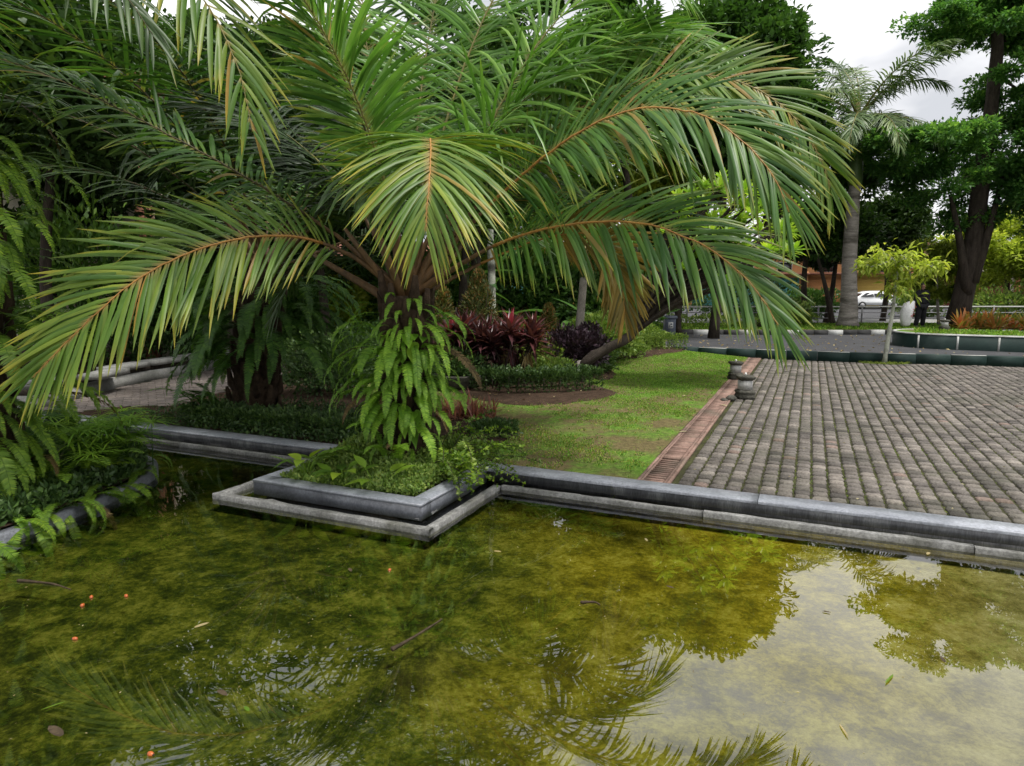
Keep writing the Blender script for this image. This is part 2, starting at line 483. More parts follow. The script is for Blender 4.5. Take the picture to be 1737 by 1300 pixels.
M['stone_dark'] = surf_mat('wet_mossy_stone', G(.05, .05, .042), G(.12, .115, .095), 12, .9, .2, .8, .02, world_space=False)
M['bulb'] = surf_mat('white_plastic', G(.75, .75, .72), G(.85, .85, .82), 4, .4, .4, 0)
M['bin_blue'] = surf_mat('bin_bluegrey', G(.085, .1, .13), G(.13, .15, .19), 3, .5, .4, .1)
M['metal'] = surf_mat('rail_metal', G(.2, .2, .21), G(.33, .33, .34), 5, .5, .4, .1)
M['orange_wall'] = surf_mat('orange_plaster', G(.36, .17, .07), G(.46, .23, .1), 1, .85, .2, .1)
M['yellow_wall'] = surf_mat('yellow_plaster', G(.42, .29, .08), G(.5, .36, .1), 1, .85, .2, .1)
M['cream_wall'] = surf_mat('cream_plaster', G(.55, .5, .4), G(.68, .62, .52), 1.5, .85, .2, .1, c2=G(.42, .4, .34))
M['pink_wall'] = surf_mat('terracotta_plaster', G(.3, .13, .08), G(.4, .2, .13), 1.5, .85, .2, .1)
M['teal'] = surf_mat('teal_shutter', G(.05, .19, .18), G(.08, .26, .24), 2, .6, .3, .1)
M['maroon'] = surf_mat('maroon_shutter', G(.11, .025, .02), G(.17, .04, .03), 2, .6, .3, .1)
M['roof'] = surf_mat('roof_tile', G(.16, .07, .045), G(.27, .12, .08), 5, .8, .2, .3)
M['car_white'] = surf_mat('car_paint', G(.72, .73, .74), G(.78, .79, .8), 2, .22, .5, 0)
M['glass_dark'] = surf_mat('car_glass', G(.012, .014, .016), G(.02, .022, .025), 2, .08, .6, 0)
M['tyre'] = surf_mat('rubber', G(.015, .015, .015), G(.03, .03, .03), 8, .85, .2, 0)
M['black_cloth'] = surf_mat('black_cloth', G(.01, .01, .012), G(.022, .022, .026), 9, .9, .15, .3, world_space=False)
M['skin'] = surf_mat('skin', G(.24, .13, .085), G(.3, .17, .11), 6, .55, .35, 0, world_space=False)
M['hair'] = surf_mat('hair_black', G(.008, .007, .007), G(.018, .015, .014), 20, .5, .4, .2, world_space=False)
M['sack'] = surf_mat('sack_white', G(.6, .6, .6), G(.78, .78, .79), 7, .75, .25, .4, .03, world_space=False)
M['print_red'] = surf_mat('sack_print', G(.35, .07, .08), G(.45, .1, .1), 7, .75, .25, .1, world_space=False)
M['fruit'] = surf_mat('palm_fruit', G(.36, .07, .015), G(.5, .14, .03), 30, .35, .5, 0, world_space=False)
M['twig'] = surf_mat('wet_twig', G(.03, .022, .012), G(.07, .05, .03), 20, .8, .2, .3, world_space=False)


def water_mat():
    m, nt, out = new_mat('pool_water')
    fr = nt.nodes.new('ShaderNodeFresnel'); fr.inputs[0].default_value = 2.15
    b = nt.nodes.new('ShaderNodeBump'); b.inputs['Strength'].default_value = .03; b.inputs['Distance'].default_value = .01
    nt.links.new(noise(nt, 4, 2, .5, objco(nt, (1, 1, 1), True)), b.inputs['Height'])
    nt.links.new(b.outputs[0], fr.inputs['Normal'])
    tr = nt.nodes.new('ShaderNodeBsdfTransparent'); tr.inputs[0].default_value = (.86, .89, .74, 1)
    gl = nt.nodes.new('ShaderNodeBsdfGlossy'); gl.inputs['Roughness'].default_value = 0.004
    gl.inputs['Color'].default_value = (1, 1, 1, 1)
    nt.links.new(b.outputs[0], gl.inputs['Normal'])
    mx = nt.nodes.new('ShaderNodeMixShader')
    nt.links.new(fr.outputs[0], mx.inputs[0]); nt.links.new(tr.outputs[0], mx.inputs[1]); nt.links.new(gl.outputs[0], mx.inputs[2])
    nt.links.new(mx.outputs[0], out.inputs[0])
    return m


def algae_mat():
    m, nt, out = new_mat('algae_floor')
    co = objco(nt, (1, 1, 1), True)
    warp = nt.nodes.new('ShaderNodeMix'); warp.data_type = 'VECTOR'; warp.inputs[0].default_value = .12
    nt.links.new(co, warp.inputs[4]); nt.links.new(noise(nt, 2.2, 4, .6, co, 1), warp.inputs[5])
    wv = warp.outputs[1]
    big = noise(nt, .7, 3, .5, co)
    n1 = noise(nt, 5.5, 10, .76, wv)
    n2 = noise(nt, 42, 7, .85, wv)
    s = math_(nt, 'ADD', math_(nt, 'MULTIPLY', n1, .58), math_(nt, 'MULTIPLY', n2, .42))
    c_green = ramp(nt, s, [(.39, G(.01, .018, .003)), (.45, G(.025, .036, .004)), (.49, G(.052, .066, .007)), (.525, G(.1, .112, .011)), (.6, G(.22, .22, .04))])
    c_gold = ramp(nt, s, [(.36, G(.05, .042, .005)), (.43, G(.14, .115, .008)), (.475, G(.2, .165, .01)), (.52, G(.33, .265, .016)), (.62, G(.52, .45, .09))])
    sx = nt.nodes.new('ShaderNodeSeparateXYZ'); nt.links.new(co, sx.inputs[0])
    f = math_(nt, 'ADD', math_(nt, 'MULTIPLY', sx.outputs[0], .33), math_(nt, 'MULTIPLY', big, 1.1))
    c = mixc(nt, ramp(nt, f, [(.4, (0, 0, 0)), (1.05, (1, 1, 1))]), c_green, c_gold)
    # paler beige floor towards the near right corner
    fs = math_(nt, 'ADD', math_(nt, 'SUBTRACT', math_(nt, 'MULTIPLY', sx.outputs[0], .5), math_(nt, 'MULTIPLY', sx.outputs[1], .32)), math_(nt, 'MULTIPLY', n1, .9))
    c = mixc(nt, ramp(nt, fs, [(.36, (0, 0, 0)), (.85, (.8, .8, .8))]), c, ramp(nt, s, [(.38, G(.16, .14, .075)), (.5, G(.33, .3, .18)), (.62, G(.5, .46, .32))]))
    principled(nt, out, c, .9, .1, n1, .4, .02)
    return m


def lawn_mat():
    m, nt, out = new_mat('lawn_turf')
    co = objco(nt, (1, 1, 1), True)
    n1 = noise(nt, 1.3, 5, .65, co)
    n2 = noise(nt, 22, 5, .75, co)
    g = ramp(nt, n2, [(.3, G(.04, .085, .013)), (.5, G(.1, .19, .026)), (.7, G(.18, .32, .045))])
    b = ramp(nt, n2, [(.3, G(.07, .05, .028)), (.7, G(.2, .16, .075))])
    c = mixc(nt, ramp(nt, n1, [(.4, (0, 0, 0)), (.54, (.95, .95, .95))]), g, b)
    principled(nt, out, c, .95, .1, n2, .8, .02)
    return m


M['water'], M['algae'], M['lawn'] = water_mat(), algae_mat(), lawn_mat()

# ------------------------------------------------------------------ the setting
AX = np.array([DU, DV, UP])
WATER_Z, LEDGE_Z, RIM_Z, FLOOR_Z = -0.045, 0.08, 0.0, -0.15


def sheet(name, P, z, mat, kind='structure'):
    mb = MB(); P = np.asarray(P, float)
    mb.add(np.c_[P[:, :2], np.full(len(P), z)], [list(range(len(P)))])
    o = mb.build(name, mat)
    if o.data.polygons[0].normal.z < 0:
        o.data.flip_normals()
    return tag(o, kind=kind)


def uvbox(mb, u0, u1, v0, v1, z0, z1, tint=.5, ch=0.0):
    return mb.box(uvz((u0 + u1) / 2, (v0 + v1) / 2, (z0 + z1) / 2), (u1 - u0, v1 - v0, z1 - z0), AX, tint, ch)


def rough_bar(mb, u0, u1, v0, v1, z0, z1, jit=.003, ch=.008, step=.07, along='u'):
    """a cast bar with slightly wavy, chipped edges"""
    a0, a1, b0, b1 = (u0, u1, v0, v1) if along == 'u' else (v0, v1, u0, u1)
    n = max(2, int((a1 - a0) / step)); A = np.linspace(a0, a1, n + 1)
    prof = [(b0, z0), (b0, z1 - ch), (b0 + ch, z1), (b1 - ch, z1), (b1, z1 - ch), (b1, z0)]
    V = []
    wav = .6 * jit * np.cumsum(rng.normal(0, .35, n + 1)) * .3
    for k, a in enumerate(A):
        chip = jit * (3.5 if rng.random() < .05 else 1)
        for i, (b, z) in enumerate(prof):
            jb, jz = rng.normal(0, chip * .5, 2) if i in (1, 2, 3, 4) else (0, 0)
            p = (a, b + jb, z + jz + (wav[k] if 0 < i < 5 else 0))
            V.append(uvz(*p) if along == 'u' else uvz(p[1], p[0], p[2]))
    F = [[k * 6 + i, k * 6 + i + 1, k * 6 + 7 + i, k * 6 + 6 + i] for k in range(n) for i in range(5)]
    if along == 'u': F = [f[::-1] for f in F]
    F = np.array(F)[:, ::-1]
    caps = [list(range(6)), list(range(n * 6, n * 6 + 6))[::-1]]
    mb.add(np.array(V), [list(f) for f in F] + caps)
    return mb


# ground sheet with the opening of the pool
HU0, HU1, HV0, HV1 = -9.0, 8.3, 0.4, 5.1
mb = MB()
for (u0, u1, v0, v1) in ((-900, 900, HV1, 1500), (-900, 900, -600, HV0), (-900, HU0, HV0, HV1), (HU1, 900, HV0, HV1)):
    mb.add([uvz(u0, v0, -.035), uvz(u1, v0, -.035), uvz(u1, v1, -.035), uvz(u0, v1, -.035)], [[0, 1, 2, 3]])
tag(mb.build('ground', M['ground']), kind='structure')
mb = MB()
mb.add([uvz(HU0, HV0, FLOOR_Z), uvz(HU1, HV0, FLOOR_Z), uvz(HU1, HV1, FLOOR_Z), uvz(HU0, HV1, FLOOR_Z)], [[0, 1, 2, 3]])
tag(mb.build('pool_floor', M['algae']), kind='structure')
mb = MB()
mb.add([uvz(HU0, HV0, WATER_Z), uvz(HU1, HV0, WATER_Z), uvz(HU1, HV1, WATER_Z), uvz(HU0, HV1, WATER_Z)], [[0, 1, 2, 3]])
tag(mb.build('water', M['water']), kind='structure')
mb = MB()
uvbox(mb, HU0, HU1, -3.0, HV0 + .05, FLOOR_Z - .1, -.01)
tag(mb.build('terrace', M['concrete']), kind='structure')
mb = MB()
uvbox(mb, HU1 - .02, HU1 + .3, HV0, HV1 + .2, FLOOR_Z - .1, LEDGE_Z - .02)
tag(mb.build('pool_end_wall', M['slate']), 'dark concrete end wall of the pool beyond the view', 'wall')

# edging walls and rims of the pool
t = thing('pool_edge_wall', uvz(3, 5.08, 0), 'long dark grey concrete pool edge in front of lawn and pavers', 'wall')
t.location = (0, 0, 0)
u = -2.6
while u < 8.2:
    du = min(2.35 + random.uniform(-.05, .05), 8.3 - u)
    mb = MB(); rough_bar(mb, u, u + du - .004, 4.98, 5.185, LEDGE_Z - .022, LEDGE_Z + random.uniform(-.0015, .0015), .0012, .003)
    mb.build('coping', M['slate_lit_top'], t); u += du
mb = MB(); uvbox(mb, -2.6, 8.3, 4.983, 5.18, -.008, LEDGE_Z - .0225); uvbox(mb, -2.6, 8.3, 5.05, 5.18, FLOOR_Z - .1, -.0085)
mb.build('wall_face', M['damp_shade'], t)
mb = MB(); uvbox(mb, -2.25, 8.28, 4.872, 4.89, FLOOR_Z - .05, -.063); mb.build('plinth', M['algae'], t)
k = 0; u = -2.255
while u < 8.2:
    du = min(1.62 + .1 * random.random(), 8.28 - u)
    mb = MB(); rough_bar(mb, u, u + du - .006, 4.842, 4.892, -.062, RIM_Z - .006 + random.uniform(-.004, .004), .003, .006)
    mb.build('rim_segment', M['rim'], t); u += du
t = thing('pool_edge_wall', (0, 0, 0), 'shaded dark concrete pool edge below the fern covered rear palm', 'wall')
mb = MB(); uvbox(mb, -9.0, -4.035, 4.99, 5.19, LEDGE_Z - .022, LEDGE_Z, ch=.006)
mb.build('coping', M['slate_lit_top'], t)
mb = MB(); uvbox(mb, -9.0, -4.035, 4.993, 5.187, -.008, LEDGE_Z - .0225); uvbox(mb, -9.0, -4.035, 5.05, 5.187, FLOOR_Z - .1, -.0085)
mb.build('wall_face', M['damp_shade'], t)
u = -9.0
while u < -4.3:
    du = min(1.5, -4.26 - u)
    mb = MB(); uvbox(mb, u, u + du - .006, 4.842, 4.892, -.062, RIM_Z - .004, ch=.005)
    mb.build('rim_segment', M['rim'], t); u += du
    if du < .1: break
t = thing('planter_box', (0, 0, 0), 'dark grey concrete planter box jutting into the pool under the palm', 'planter')
mb = MB(); uvbox(mb, -4.03, -2.45, 3.91, 4.05, LEDGE_Z - .018, LEDGE_Z + .004, ch=.003); mb.build('coping', M['slate_lit_top'], t)
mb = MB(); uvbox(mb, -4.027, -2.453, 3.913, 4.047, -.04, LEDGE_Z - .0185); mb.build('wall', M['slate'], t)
mb = MB(); uvbox(mb, -2.59, -2.45, 4.052, 4.978, LEDGE_Z - .018, LEDGE_Z + .004, ch=.003); mb.build('coping', M['slate_lit_top'], t)
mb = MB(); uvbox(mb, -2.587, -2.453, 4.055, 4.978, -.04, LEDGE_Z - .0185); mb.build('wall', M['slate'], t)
mb = MB(); uvbox(mb, -4.03, -3.89, 4.052, 4.986, LEDGE_Z - .018, LEDGE_Z + .004, ch=.003); mb.build('coping', M['slate_lit_top'], t)
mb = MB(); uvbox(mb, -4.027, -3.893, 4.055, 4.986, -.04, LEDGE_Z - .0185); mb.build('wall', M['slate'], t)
mb = MB(); uvbox(mb, -3.96, -2.52, 3.98, 4.98, FLOOR_Z - .05, -.041); mb.build('footing', M['bark_dark'], t)
mb = MB(); rough_bar(mb, -4.25, -2.26, 3.70, 3.762, -.062, RIM_Z - .004, .003, .006); mb.build('rim_segment', M['rim'], t)
mb = MB(); uvbox(mb, -4.22, -2.29, 3.735, 3.76, FLOOR_Z - .05, -.063); uvbox(mb, -2.32, -2.295, 3.762, 4.87, FLOOR_Z - .05, -.064); uvbox(mb, -4.215, -4.19, 3.762, 4.87, FLOOR_Z - .05, -.064); mb.build('plinth', M['algae'], t)
mb = MB(); rough_bar(mb, -2.322, -2.26, 3.764, 4.84, -.062, RIM_Z - .004, .003, .006, along='v'); mb.build('rim_segment', M['rim'], t)
mb = MB(); rough_bar(mb, -4.25, -4.188, 3.764, 4.84, -.062, RIM_Z - .004, .003, .006, along='v'); mb.build('rim_segment', M['rim'], t)
mb = MB(); uvbox(mb, -3.888, -2.592, 4.052, 5.4, -.039, .045)
mb.build('soil_fill', M['soil'], t)

# round planter on the left with its curved concrete wall
LPo = [uvz(*q) for q in [(-8.6, 1.0), (-5.6, 1.0), (-4.95, 1.3), (-4.72, 1.8), (-4.70, 2.4), (-4.80, 3.0), (-4.95, 3.5), (-5.2, 3.95), (-5.65, 4.25), (-6.3, 4.35), (-8.6, 4.35)]]
LPo = np.vstack([LPo[0][None], spline(LPo[1:10], 40), LPo[10][None]])
cen = LPo.mean(0)
LPi = LPo.copy()
nl = len(LPo)
for i in range(nl):
    tan = nrm(LPo[(i + 1) % nl] - LPo[i - 1]); nn = np.cross(UP, tan)
    if np.dot(nn, cen - LPo[i]) < 0: nn = -nn
    LPi[i] = LPo[i] + nn * .09
t = thing('curved_planter', (0, 0, 0), 'curved pale concrete planter wall full of ferns at the pool corner', 'planter')
mb = MB()
V = np.vstack([np.c_[LPo[:, :2], np.full(nl, -.07)], np.c_[LPo[:, :2], np.full(nl, .02)], np.c_[LPi[:, :2], np.full(nl, .026)], np.c_[LPi[:, :2], np.full(nl, -.1)]])
F = [[r * nl + i, r * nl + (i + 1) % nl, (r + 1) * nl + (i + 1) % nl, (r + 1) * nl + i] for r in range(3) for i in range(nl)]
mb.add(V, F); mb.build('wall', M['slate'], t)
LPm = LPo * .4 + LPi * .6
mb = MB(); mb.poly_prism(LPm, FLOOR_Z - .05, -.071); mb.build('plinth', M['algae'], t)
mb = MB(); mb.add(np.c_[LPi[:, :2], np.full(nl, .04)], [list(range(nl))]); mb.build('soil_fill', M['soil'], t)

# drain channel in terracotta with grates
t = thing('drain_channel', (0, 0, 0), 'terracotta drain channel with slotted covers along the lawn edge', 'drain')
CU0, CU1, CV0, CV1 = -1.26, -0.985, 5.20, 16.75
for (a, b) in ((CU0, CU0 + .026), (CU1 - .026, CU1)):
    mb = MB(); v = CV0
    while v < CV1:
        uvbox(mb, a, b, v, min(v + .6, CV1) - .004, -.03, .012 + random.uniform(-.003, .004), random.random()); v += .6
    mb.build('border', M['terracotta'], t)
mb = MB(); uvbox(mb, CU0 + .03, CU1 - .03, CV0, CV1, -.2, -.15); mb.build('gutter', M['soil'], t)
v = CV0 + .01; npan = 0
while v < CV1 - .3:
    lv = min(1.02, CV1 - v)
    p = MB(); tl = random.uniform(0, .006)
    lift = .012 if npan == 1 else tl
    for (a, b) in ((CU0 + .028, CU0 + .052), (CU1 - .052, CU1 - .028)):
        uvbox(p, a, b, v, v + lv - .012, -.02, .008 + lift, random.random())
    po = p.build('grate', M['terracotta'], t)
    if npan < 8 and npan != 5:
        ns = 15 if npan == 0 else 19
        for k in range(ns):
            vv = v + (k + .12) * (lv - .012) / ns; w = (lv - .012) / ns
            s = MB(); uvbox(s, CU0 + .0525, CU1 - .0525, vv, vv + w * (.46 if npan < 1 else .62), -.004, .006 + lift + random.uniform(-.0015, .0015), random.random())
            so = s.build('slat', M['terracotta'], po)
    else:
        s = MB(); uvbox(s, CU0 + .0525, CU1 - .0525, v, v + lv - .014, -.018, .006 + lift, random.random())
        s.build('cover_plate', M['terracotta'], po)
    v += lv; npan += 1

# lawn as a gently rolling sheet
KT = [ground(1040, 585.5, .2), ground(1148, 588.7, .2), ground(1272, 593.2, .2), ground(1440, 598.5, .2), ground(1600, 602.3, .2), ground(1737, 606, .2)]
KT = [KT[0] + (KT[0] - KT[1]) * 12] + KT + [KT[-1] + (KT[-1] - KT[-2]) * 6]
KT = np.array(KT)[:, :2]


def kerb_y(x):
    return np.interp(x, KT[:, 0], KT[:, 1])


def lawn_z(x, y):
    k = np.clip((y - (kerb_y(x) - 4.5)) / 4.3, 0, 1)
    side = np.clip((5.6 - x) / 2.2, 0, 1)
    return .004 + .19 * (k * k * (3 - 2 * k)) * side + .012 * np.sin(x * 1.3 + y * .7)* np.clip(side, 0, 1)


gu = np.linspace(-15, CU0 - .004, 90); gv = np.linspace(5.186, 24, 110)
UU, VV = np.meshgrid(gu, gv)
LX = UU * DU[0] + VV * DV[0]; LY = UU * DU[1] + VV * DV[1]
over = LY > kerb_y(LX) - .02
LY = np.minimum(LY, kerb_y(LX) - .02)
LZ = lawn_z(LX, LY) + .006
LZ[:, -1] = np.minimum(LZ[:, -1], .012)
idx = np.arange(UU.size).reshape(UU.shape)
F = np.stack([idx[:-1, :-1], idx[:-1, 1:], idx[1:, 1:], idx[1:, :-1]], -1).reshape(-1, 4)
keep = ~(over[:-1, :-1] & over[:-1, 1:] & over[1:, :-1] & over[1:, 1:]).ravel()
mb = MB(); mb.add(np.stack([LX, LY, LZ], -1).reshape(-1, 3), F[keep])
tag(mb.build('lawn', M['lawn'], smooth=True), kind='structure')

# plaza of stone setts
pl = MB()
pq = [uvz(CU1 + .002, 5.186), uvz(9.5, 5.186), uvz(9.5, 18.5), uvz(CU1 + .002, 18.5)]
plaza_poly = [uvz(CU1 + .002, 5.186)[:2], uvz(9.5, 5.186)[:2]] + [np.array([x, kerb_y(x) - .012]) for x in (15.0, 12.5, 10.5, 8.5, 7.0, 6.2)] + [uvz(CU1 + .002, 16.7)[:2]]
pl.add(np.c_[np.array(plaza_poly), np.full(len(plaza_poly), -.016)], [list(range(len(plaza_poly)))])
plaza = pl.build('plaza', M['joint'])
if plaza.data.polygons[0].normal.z < 0: plaza.data.flip_normals()
tag(plaza, kind='structure')
PW, PLn = .1288, .128
variants = []
for k in range(14):
    m = MB()
    w, l = PW - .009 - random.random() * .006, PLn - .02 - random.random() * .01
    V, n = [], 0
    ring = []
    for z, ins in ((-.05, 0), (-.011, 0), (0, .012)):
        for cx, cy in ((-1, -1), (0, -1), (1, -1), (1, 0), (1, 1), (0, 1), (-1, 1), (-1, 0)):
            j = .9 if cx and cy else 1.0
            V.append([cx * (w / 2 - ins) * j + random.uniform(-.005, .005), cy * (l / 2 - ins) * j + random.uniform(-.003, .003), z + (random.uniform(-.002, .002) if z == 0 else 0)])
    F = [[r * 8 + i, r * 8 + (i + 1) % 8, (r + 1) * 8 + (i + 1) % 8, (r + 1) * 8 + i] for r in range(2) for i in range(8)] + [[16, 17, 18, 19, 20, 21, 22, 23]]
    m.add(V, F, k / 13.0)
    variants.append((m, m.mesh('paver', M['paver'])))
cells = []
ncol = int((9.4 - CU1 - .06) / PW)
for c in range(ncol):
    off = random.uniform(-.01, .01) + .012 * math.sin(c * .7)
    for r in range(-1, 106):
        u = CU1 + .045 + PW * (c + .5); v = 5.21 + PLn * (r + .5) + off
        p = uvz(u, v)
        if v - PLn / 2 < 5.188 or p[1] > kerb_y(p[0]) - .13: continue
        x, y, zf = project(p)
        if zf < 0 or x > 2450: continue
        cells.append((p, math.hypot(p[0], p[1]) + (100 if (x < -40 or x > 1760) else 0)))
order = np.argsort([c[1] for c in cells])
rest = MB()
rz = -YAW
for rank, i in enumerate(order):
    p = cells[i][0]
    sx, sy, _ = project(p)
    # a few worn, darker patches in the square: chosen stone by stone
    k = int(np.clip(rng.normal(6.5, 3.2), 0, 13))
    zz = random.uniform(-.004, .004) + .002
    a = rz + random.uniform(-.02, .02)
    if rank < 300:
        link_mesh('paver', variants[k][1], plaza, (p[0], p[1], zz), (random.uniform(-.012, .012), random.uniform(-.012, .012), a))
    else:
        ca, sa = math.cos(a), math.sin(a)
        R = np.array([[ca, sa, 0], [-sa, ca, 0], [0, 0, 1]])
        m = variants[k][0]
        rest.add(m.v[0] @ R + np.array([p[0], p[1], zz]), m.f[0] if False else np.concatenate(m.f[:16]), m.t[0][0])
        rest.f.append(m.f[16] + rest.n - 24)
o = rest.build('pavers', M['paver'], plaza); tag(o, kind='stuff')
# weeds and moss in the joints
N = 17000
u = CU1 + .045 + PW * rng.integers(0, ncol, N) + rng.normal(0, .006, N); v = 5.2 + rng.beta(1.0, 2.6, N) * 9.5
P = u[:, None] * DU + v[:, None] * DV
nzv = np.sin(u * 3.1 + 1) * np.sin(v * 2.3) + rng.normal(0, .5, N)
ok = (nzv > .35) & (P[:, 1] < kerb_y(P[:, 0]) - .2)
P = P[ok]; n = len(P)
D = nrm(np.c_[rng.normal(0, 1, (n, 2)), np.full(n, .9)])
mb = MB(); leaves(mb, P + UP * -.012, D, rand_dirs(n), rng.uniform(.008, .022, n), rng.uniform(.005, .012, n))
tag(mb.build('joint_weeds', M['moss']), 'low green weeds growing in the joints between pavers', 'weeds', kind='stuff')

# soil beds
def bed(name, pix, z=.018, hump=.05):
    P = spline([ground(x, y, .01) for x, y in pix] + [ground(*pix[0], .01)], 110)[:-1]
    P[:, :2] += rng.normal(0, .022, (len(P), 2))
    c = P.mean(0); mb = MB(); V = []
    n = len(P)
    for s, zz in ((1, -.01), (.985, .02), (.93, .035), (.75, .05), (.4, .055 + hump * .3)):
        Q = c + (P - c) * s
        V.append(np.c_[Q[:, :2] + rng.normal(0, .012, (n, 2)), lawn_z(Q[:, 0], Q[:, 1]) + zz + rng.normal(0, .006, n)])
    F = [[r * n + i, r * n + (i + 1) % n, (r + 1) * n + (i + 1) % n, (r + 1) * n + i] for r in range(4) for i in range(n)] + [list(range(4 * n, 5 * n))]
    mb.add(np.vstack(V), F)
    tag(mb.build(name, M['soil'], smooth=True), kind='structure')
    return P[:, :2]


BEDS = [bed('soil_bed', [(700, 640), (790, 672), (870, 688), (960, 687), (1040, 674), (1038, 664), (1000, 650), (985, 630), (960, 610), (850, 600), (730, 605)]),
        bed('soil_bed', [(690, 700), (780, 690), (840, 702), (873, 727), (868, 742), (800, 775), (700, 790), (640, 760)]),
        bed('soil_bed', [(985, 640), (1030, 645), (1040, 632), (1010, 618), (985, 618)]),
        bed('soil_bed', [(960, 605), (1040, 616), (1110, 614), (1158, 606), (1150, 598), (1080, 594), (980, 592)]),
        ]
P = [uvz(*q)[:2] for q in ((-15, 5.19), (-3.7, 5.19), (-3.9, 6.6), (-5.2, 7.6), (-7.2, 9.2), (-8.2, 12), (-8.5, 24), (-24, 24), (-24, 5.19))]
sheet('soil_bed', P, .03, M['soil'])

# curved brick path and its low wall
wl = np.array([ground(x, y) for x, y in ((60, 700), (120, 685), (192, 665), (250, 652), (300, 643), (357, 632), (400, 620), (470, 606))])
wl = spline(wl, 40)
near = np.array([ground(x, y) for x, y in ((495, 632), (420, 655), (346, 677), (277, 694), (200, 694), (100, 710))])
path = sheet('path', np.vstack([wl[:, :2], near[:, :2]]), .036, M['joint'])
pp = np.vstack([wl[:, :2], near[:, :2]])
m = MB()
ca, sa = math.cos(.5), math.sin(.5)
RR = np.array([[ca, sa, 0], [-sa, ca, 0], [0, 0, 1]])
mn, mxx = pp.min(0), pp.max(0); c0 = pp.mean(0)
for i in range(-40, 40):
    for j in range(-60, 60):
        q = np.array([i * .21 + (j % 2) * .105, j * .105, 0]) @ RR
        x, y = q[0] + c0[0], q[1] + c0[1]
        if in_poly(np.array([x]), np.array([y]), pp)[0]:
            m.box((x, y, .03), (.2, .096, .03 + random.uniform(0, .006)), RR, random.random(), ch=.004)
tag(m.build('path_bricks', M['brick_path'], path), kind='stuff')

t = thing('low_wall', (0, 0, 0), 'low curved concrete seat wall behind the brick path', 'wall')


def wall_strip(P, z0, z1, off0, off1, mat, name, parent, ch=0):
    T = nrm(np.gradient(P, axis=0)); Nn = np.cross(T, UP)
    if Nn[len(P) // 2][1] < 0: Nn = -Nn
    A, B = P + Nn * off0, P + Nn * off1
    n = len(P); mb = MB()
    V = np.vstack([np.c_[A[:, :2], np.full(n, z0)], np.c_[A[:, :2], np.full(n, z1)], np.c_[B[:, :2], np.full(n, z1)], np.c_[B[:, :2], np.full(n, z0)]])
    F = [[r * n + i, r * n + i + 1, ((r + 1) % 4) * n + i + 1, ((r + 1) % 4) * n + i] for r in range(4) for i in range(n - 1)]
    F += [[0, n, 2 * n, 3 * n], [n - 1, 4 * n - 1, 3 * n - 1, 2 * n - 1]]
    mb.add(V, F)
    o = mb.build(name, mat, parent)
    import bmesh
    bm = bmesh.new(); bm.from_mesh(o.data); bmesh.ops.recalc_face_normals(bm, faces=bm.faces); bm.to_mesh(o.data); bm.free()
    return o


wall_strip(wl, 0, .22, 0, .3, M['concrete'], 'footing', t)
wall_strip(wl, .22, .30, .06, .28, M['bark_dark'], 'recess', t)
for a in range(0, 36, 5):
    wall_strip(spline(wl[a:a + 6], 10)[:-1] if a < 35 else wl[a:], .30, .385 + random.uniform(-.006, .006), -.03 + random.uniform(-.012, .012), .3, M['concrete'], 'cap_slab', t)

# road, kerbs, verge, street
far_k = np.array([ground(1000, 567, 0), ground(1142, 567, 0), ground(1300, 568.2, 0), ground(1440, 568, 0), ground(1560, 567, 0)])
far_k = np.vstack([far_k[:1] + (far_k[:1] - far_k[1:2]) * 14, far_k, far_k[-1:] + np.array([[3, .05, 0], [30, .2, 0]])])
near_line = np.c_[KT, np.zeros(len(KT))]
sheet('road', np.vstack([near_line[:, :2] + np.array([0, .1]), far_k[::-1, :2] + np.array([0, .05])]), -.004, M['asphalt'])


def kerb_blocks(name, label, P, L, z1, width, mats, dash=None, dashlen=.5):
    t = thing(name, (0, 0, 0), label, 'kerb')
    s = np.r_[0, np.cumsum(np.linalg.norm(np.diff(P[:, :2], axis=0), axis=1))]
    n = int(s[-1] / L); k = 0
    for i in range(n):
        a, b = i * L, (i + 1) * L - .012
        A = np.array([np.interp(a, s, P[:, 0]), np.interp(a, s, P[:, 1]), 0]); B = np.array([np.interp(b, s, P[:, 0]), np.interp(b, s, P[:, 1]), 0])
        x, y, zf = project((A + B) / 2)
        if zf < 1 or x < -300 or x > 2100: continue
        d = nrm(B - A); nn = np.cross(UP, d)
        if nn[1] < 0: nn = -nn
        C = (A + B) / 2 + nn * width / 2
        m = MB(); m.box(C + UP * (z1 - .06) / 2, (np.linalg.norm(B - A), width, z1 + .06), np.array([d, nn, UP]), random.random(), ch=.012)
        ko = m.build('kerb_stone', mats[k % len(mats)], t)
        if dash is not None and k % 2 == 0:
            m = MB(); m.box(C + UP * (z1 + .003) - nn * width * .22, (np.linalg.norm(B - A) * .98, width * .5, .006), np.array([d, nn, UP]))
            m.build('painted_stripe', dash, ko)
        k += 1
    return t


kerb_blocks('kerb', 'dark green kerb with white dashes between the plaza and the road', near_line, .66, .2, .17, [M['green_paint']], M['white_paint'])
kerb_blocks('kerb', 'black and white striped kerb along the far side of the road', far_k, .53, .16, .18, [M['black_paint'], M['black_paint'], M['white_paint']])
P = np.vstack([far_k[:, :2] + np.array([0, .16]), far_k[::-1, :2] * np.array([1, 0]) + np.array([0, 28.6])])
sheet('verge', P, .13, M['lawn'])
sheet('ditch', [(-80, 28.6), (90, 28.6), (90, 31.2), (-80, 31.2)], .0, M['soil'])
sheet('pavement', [(-80, 31.2), (90, 31.2), (90, 35), (-80, 35)], .06, M['concrete'])
sheet('street', [(-120, 35), (130, 35), (130, 57), (-120, 57)], -.01, M['asphalt'])
sheet('pavement', [(-120, 57), (130, 57), (130, 61), (-120, 61)], .08, M['concrete'])

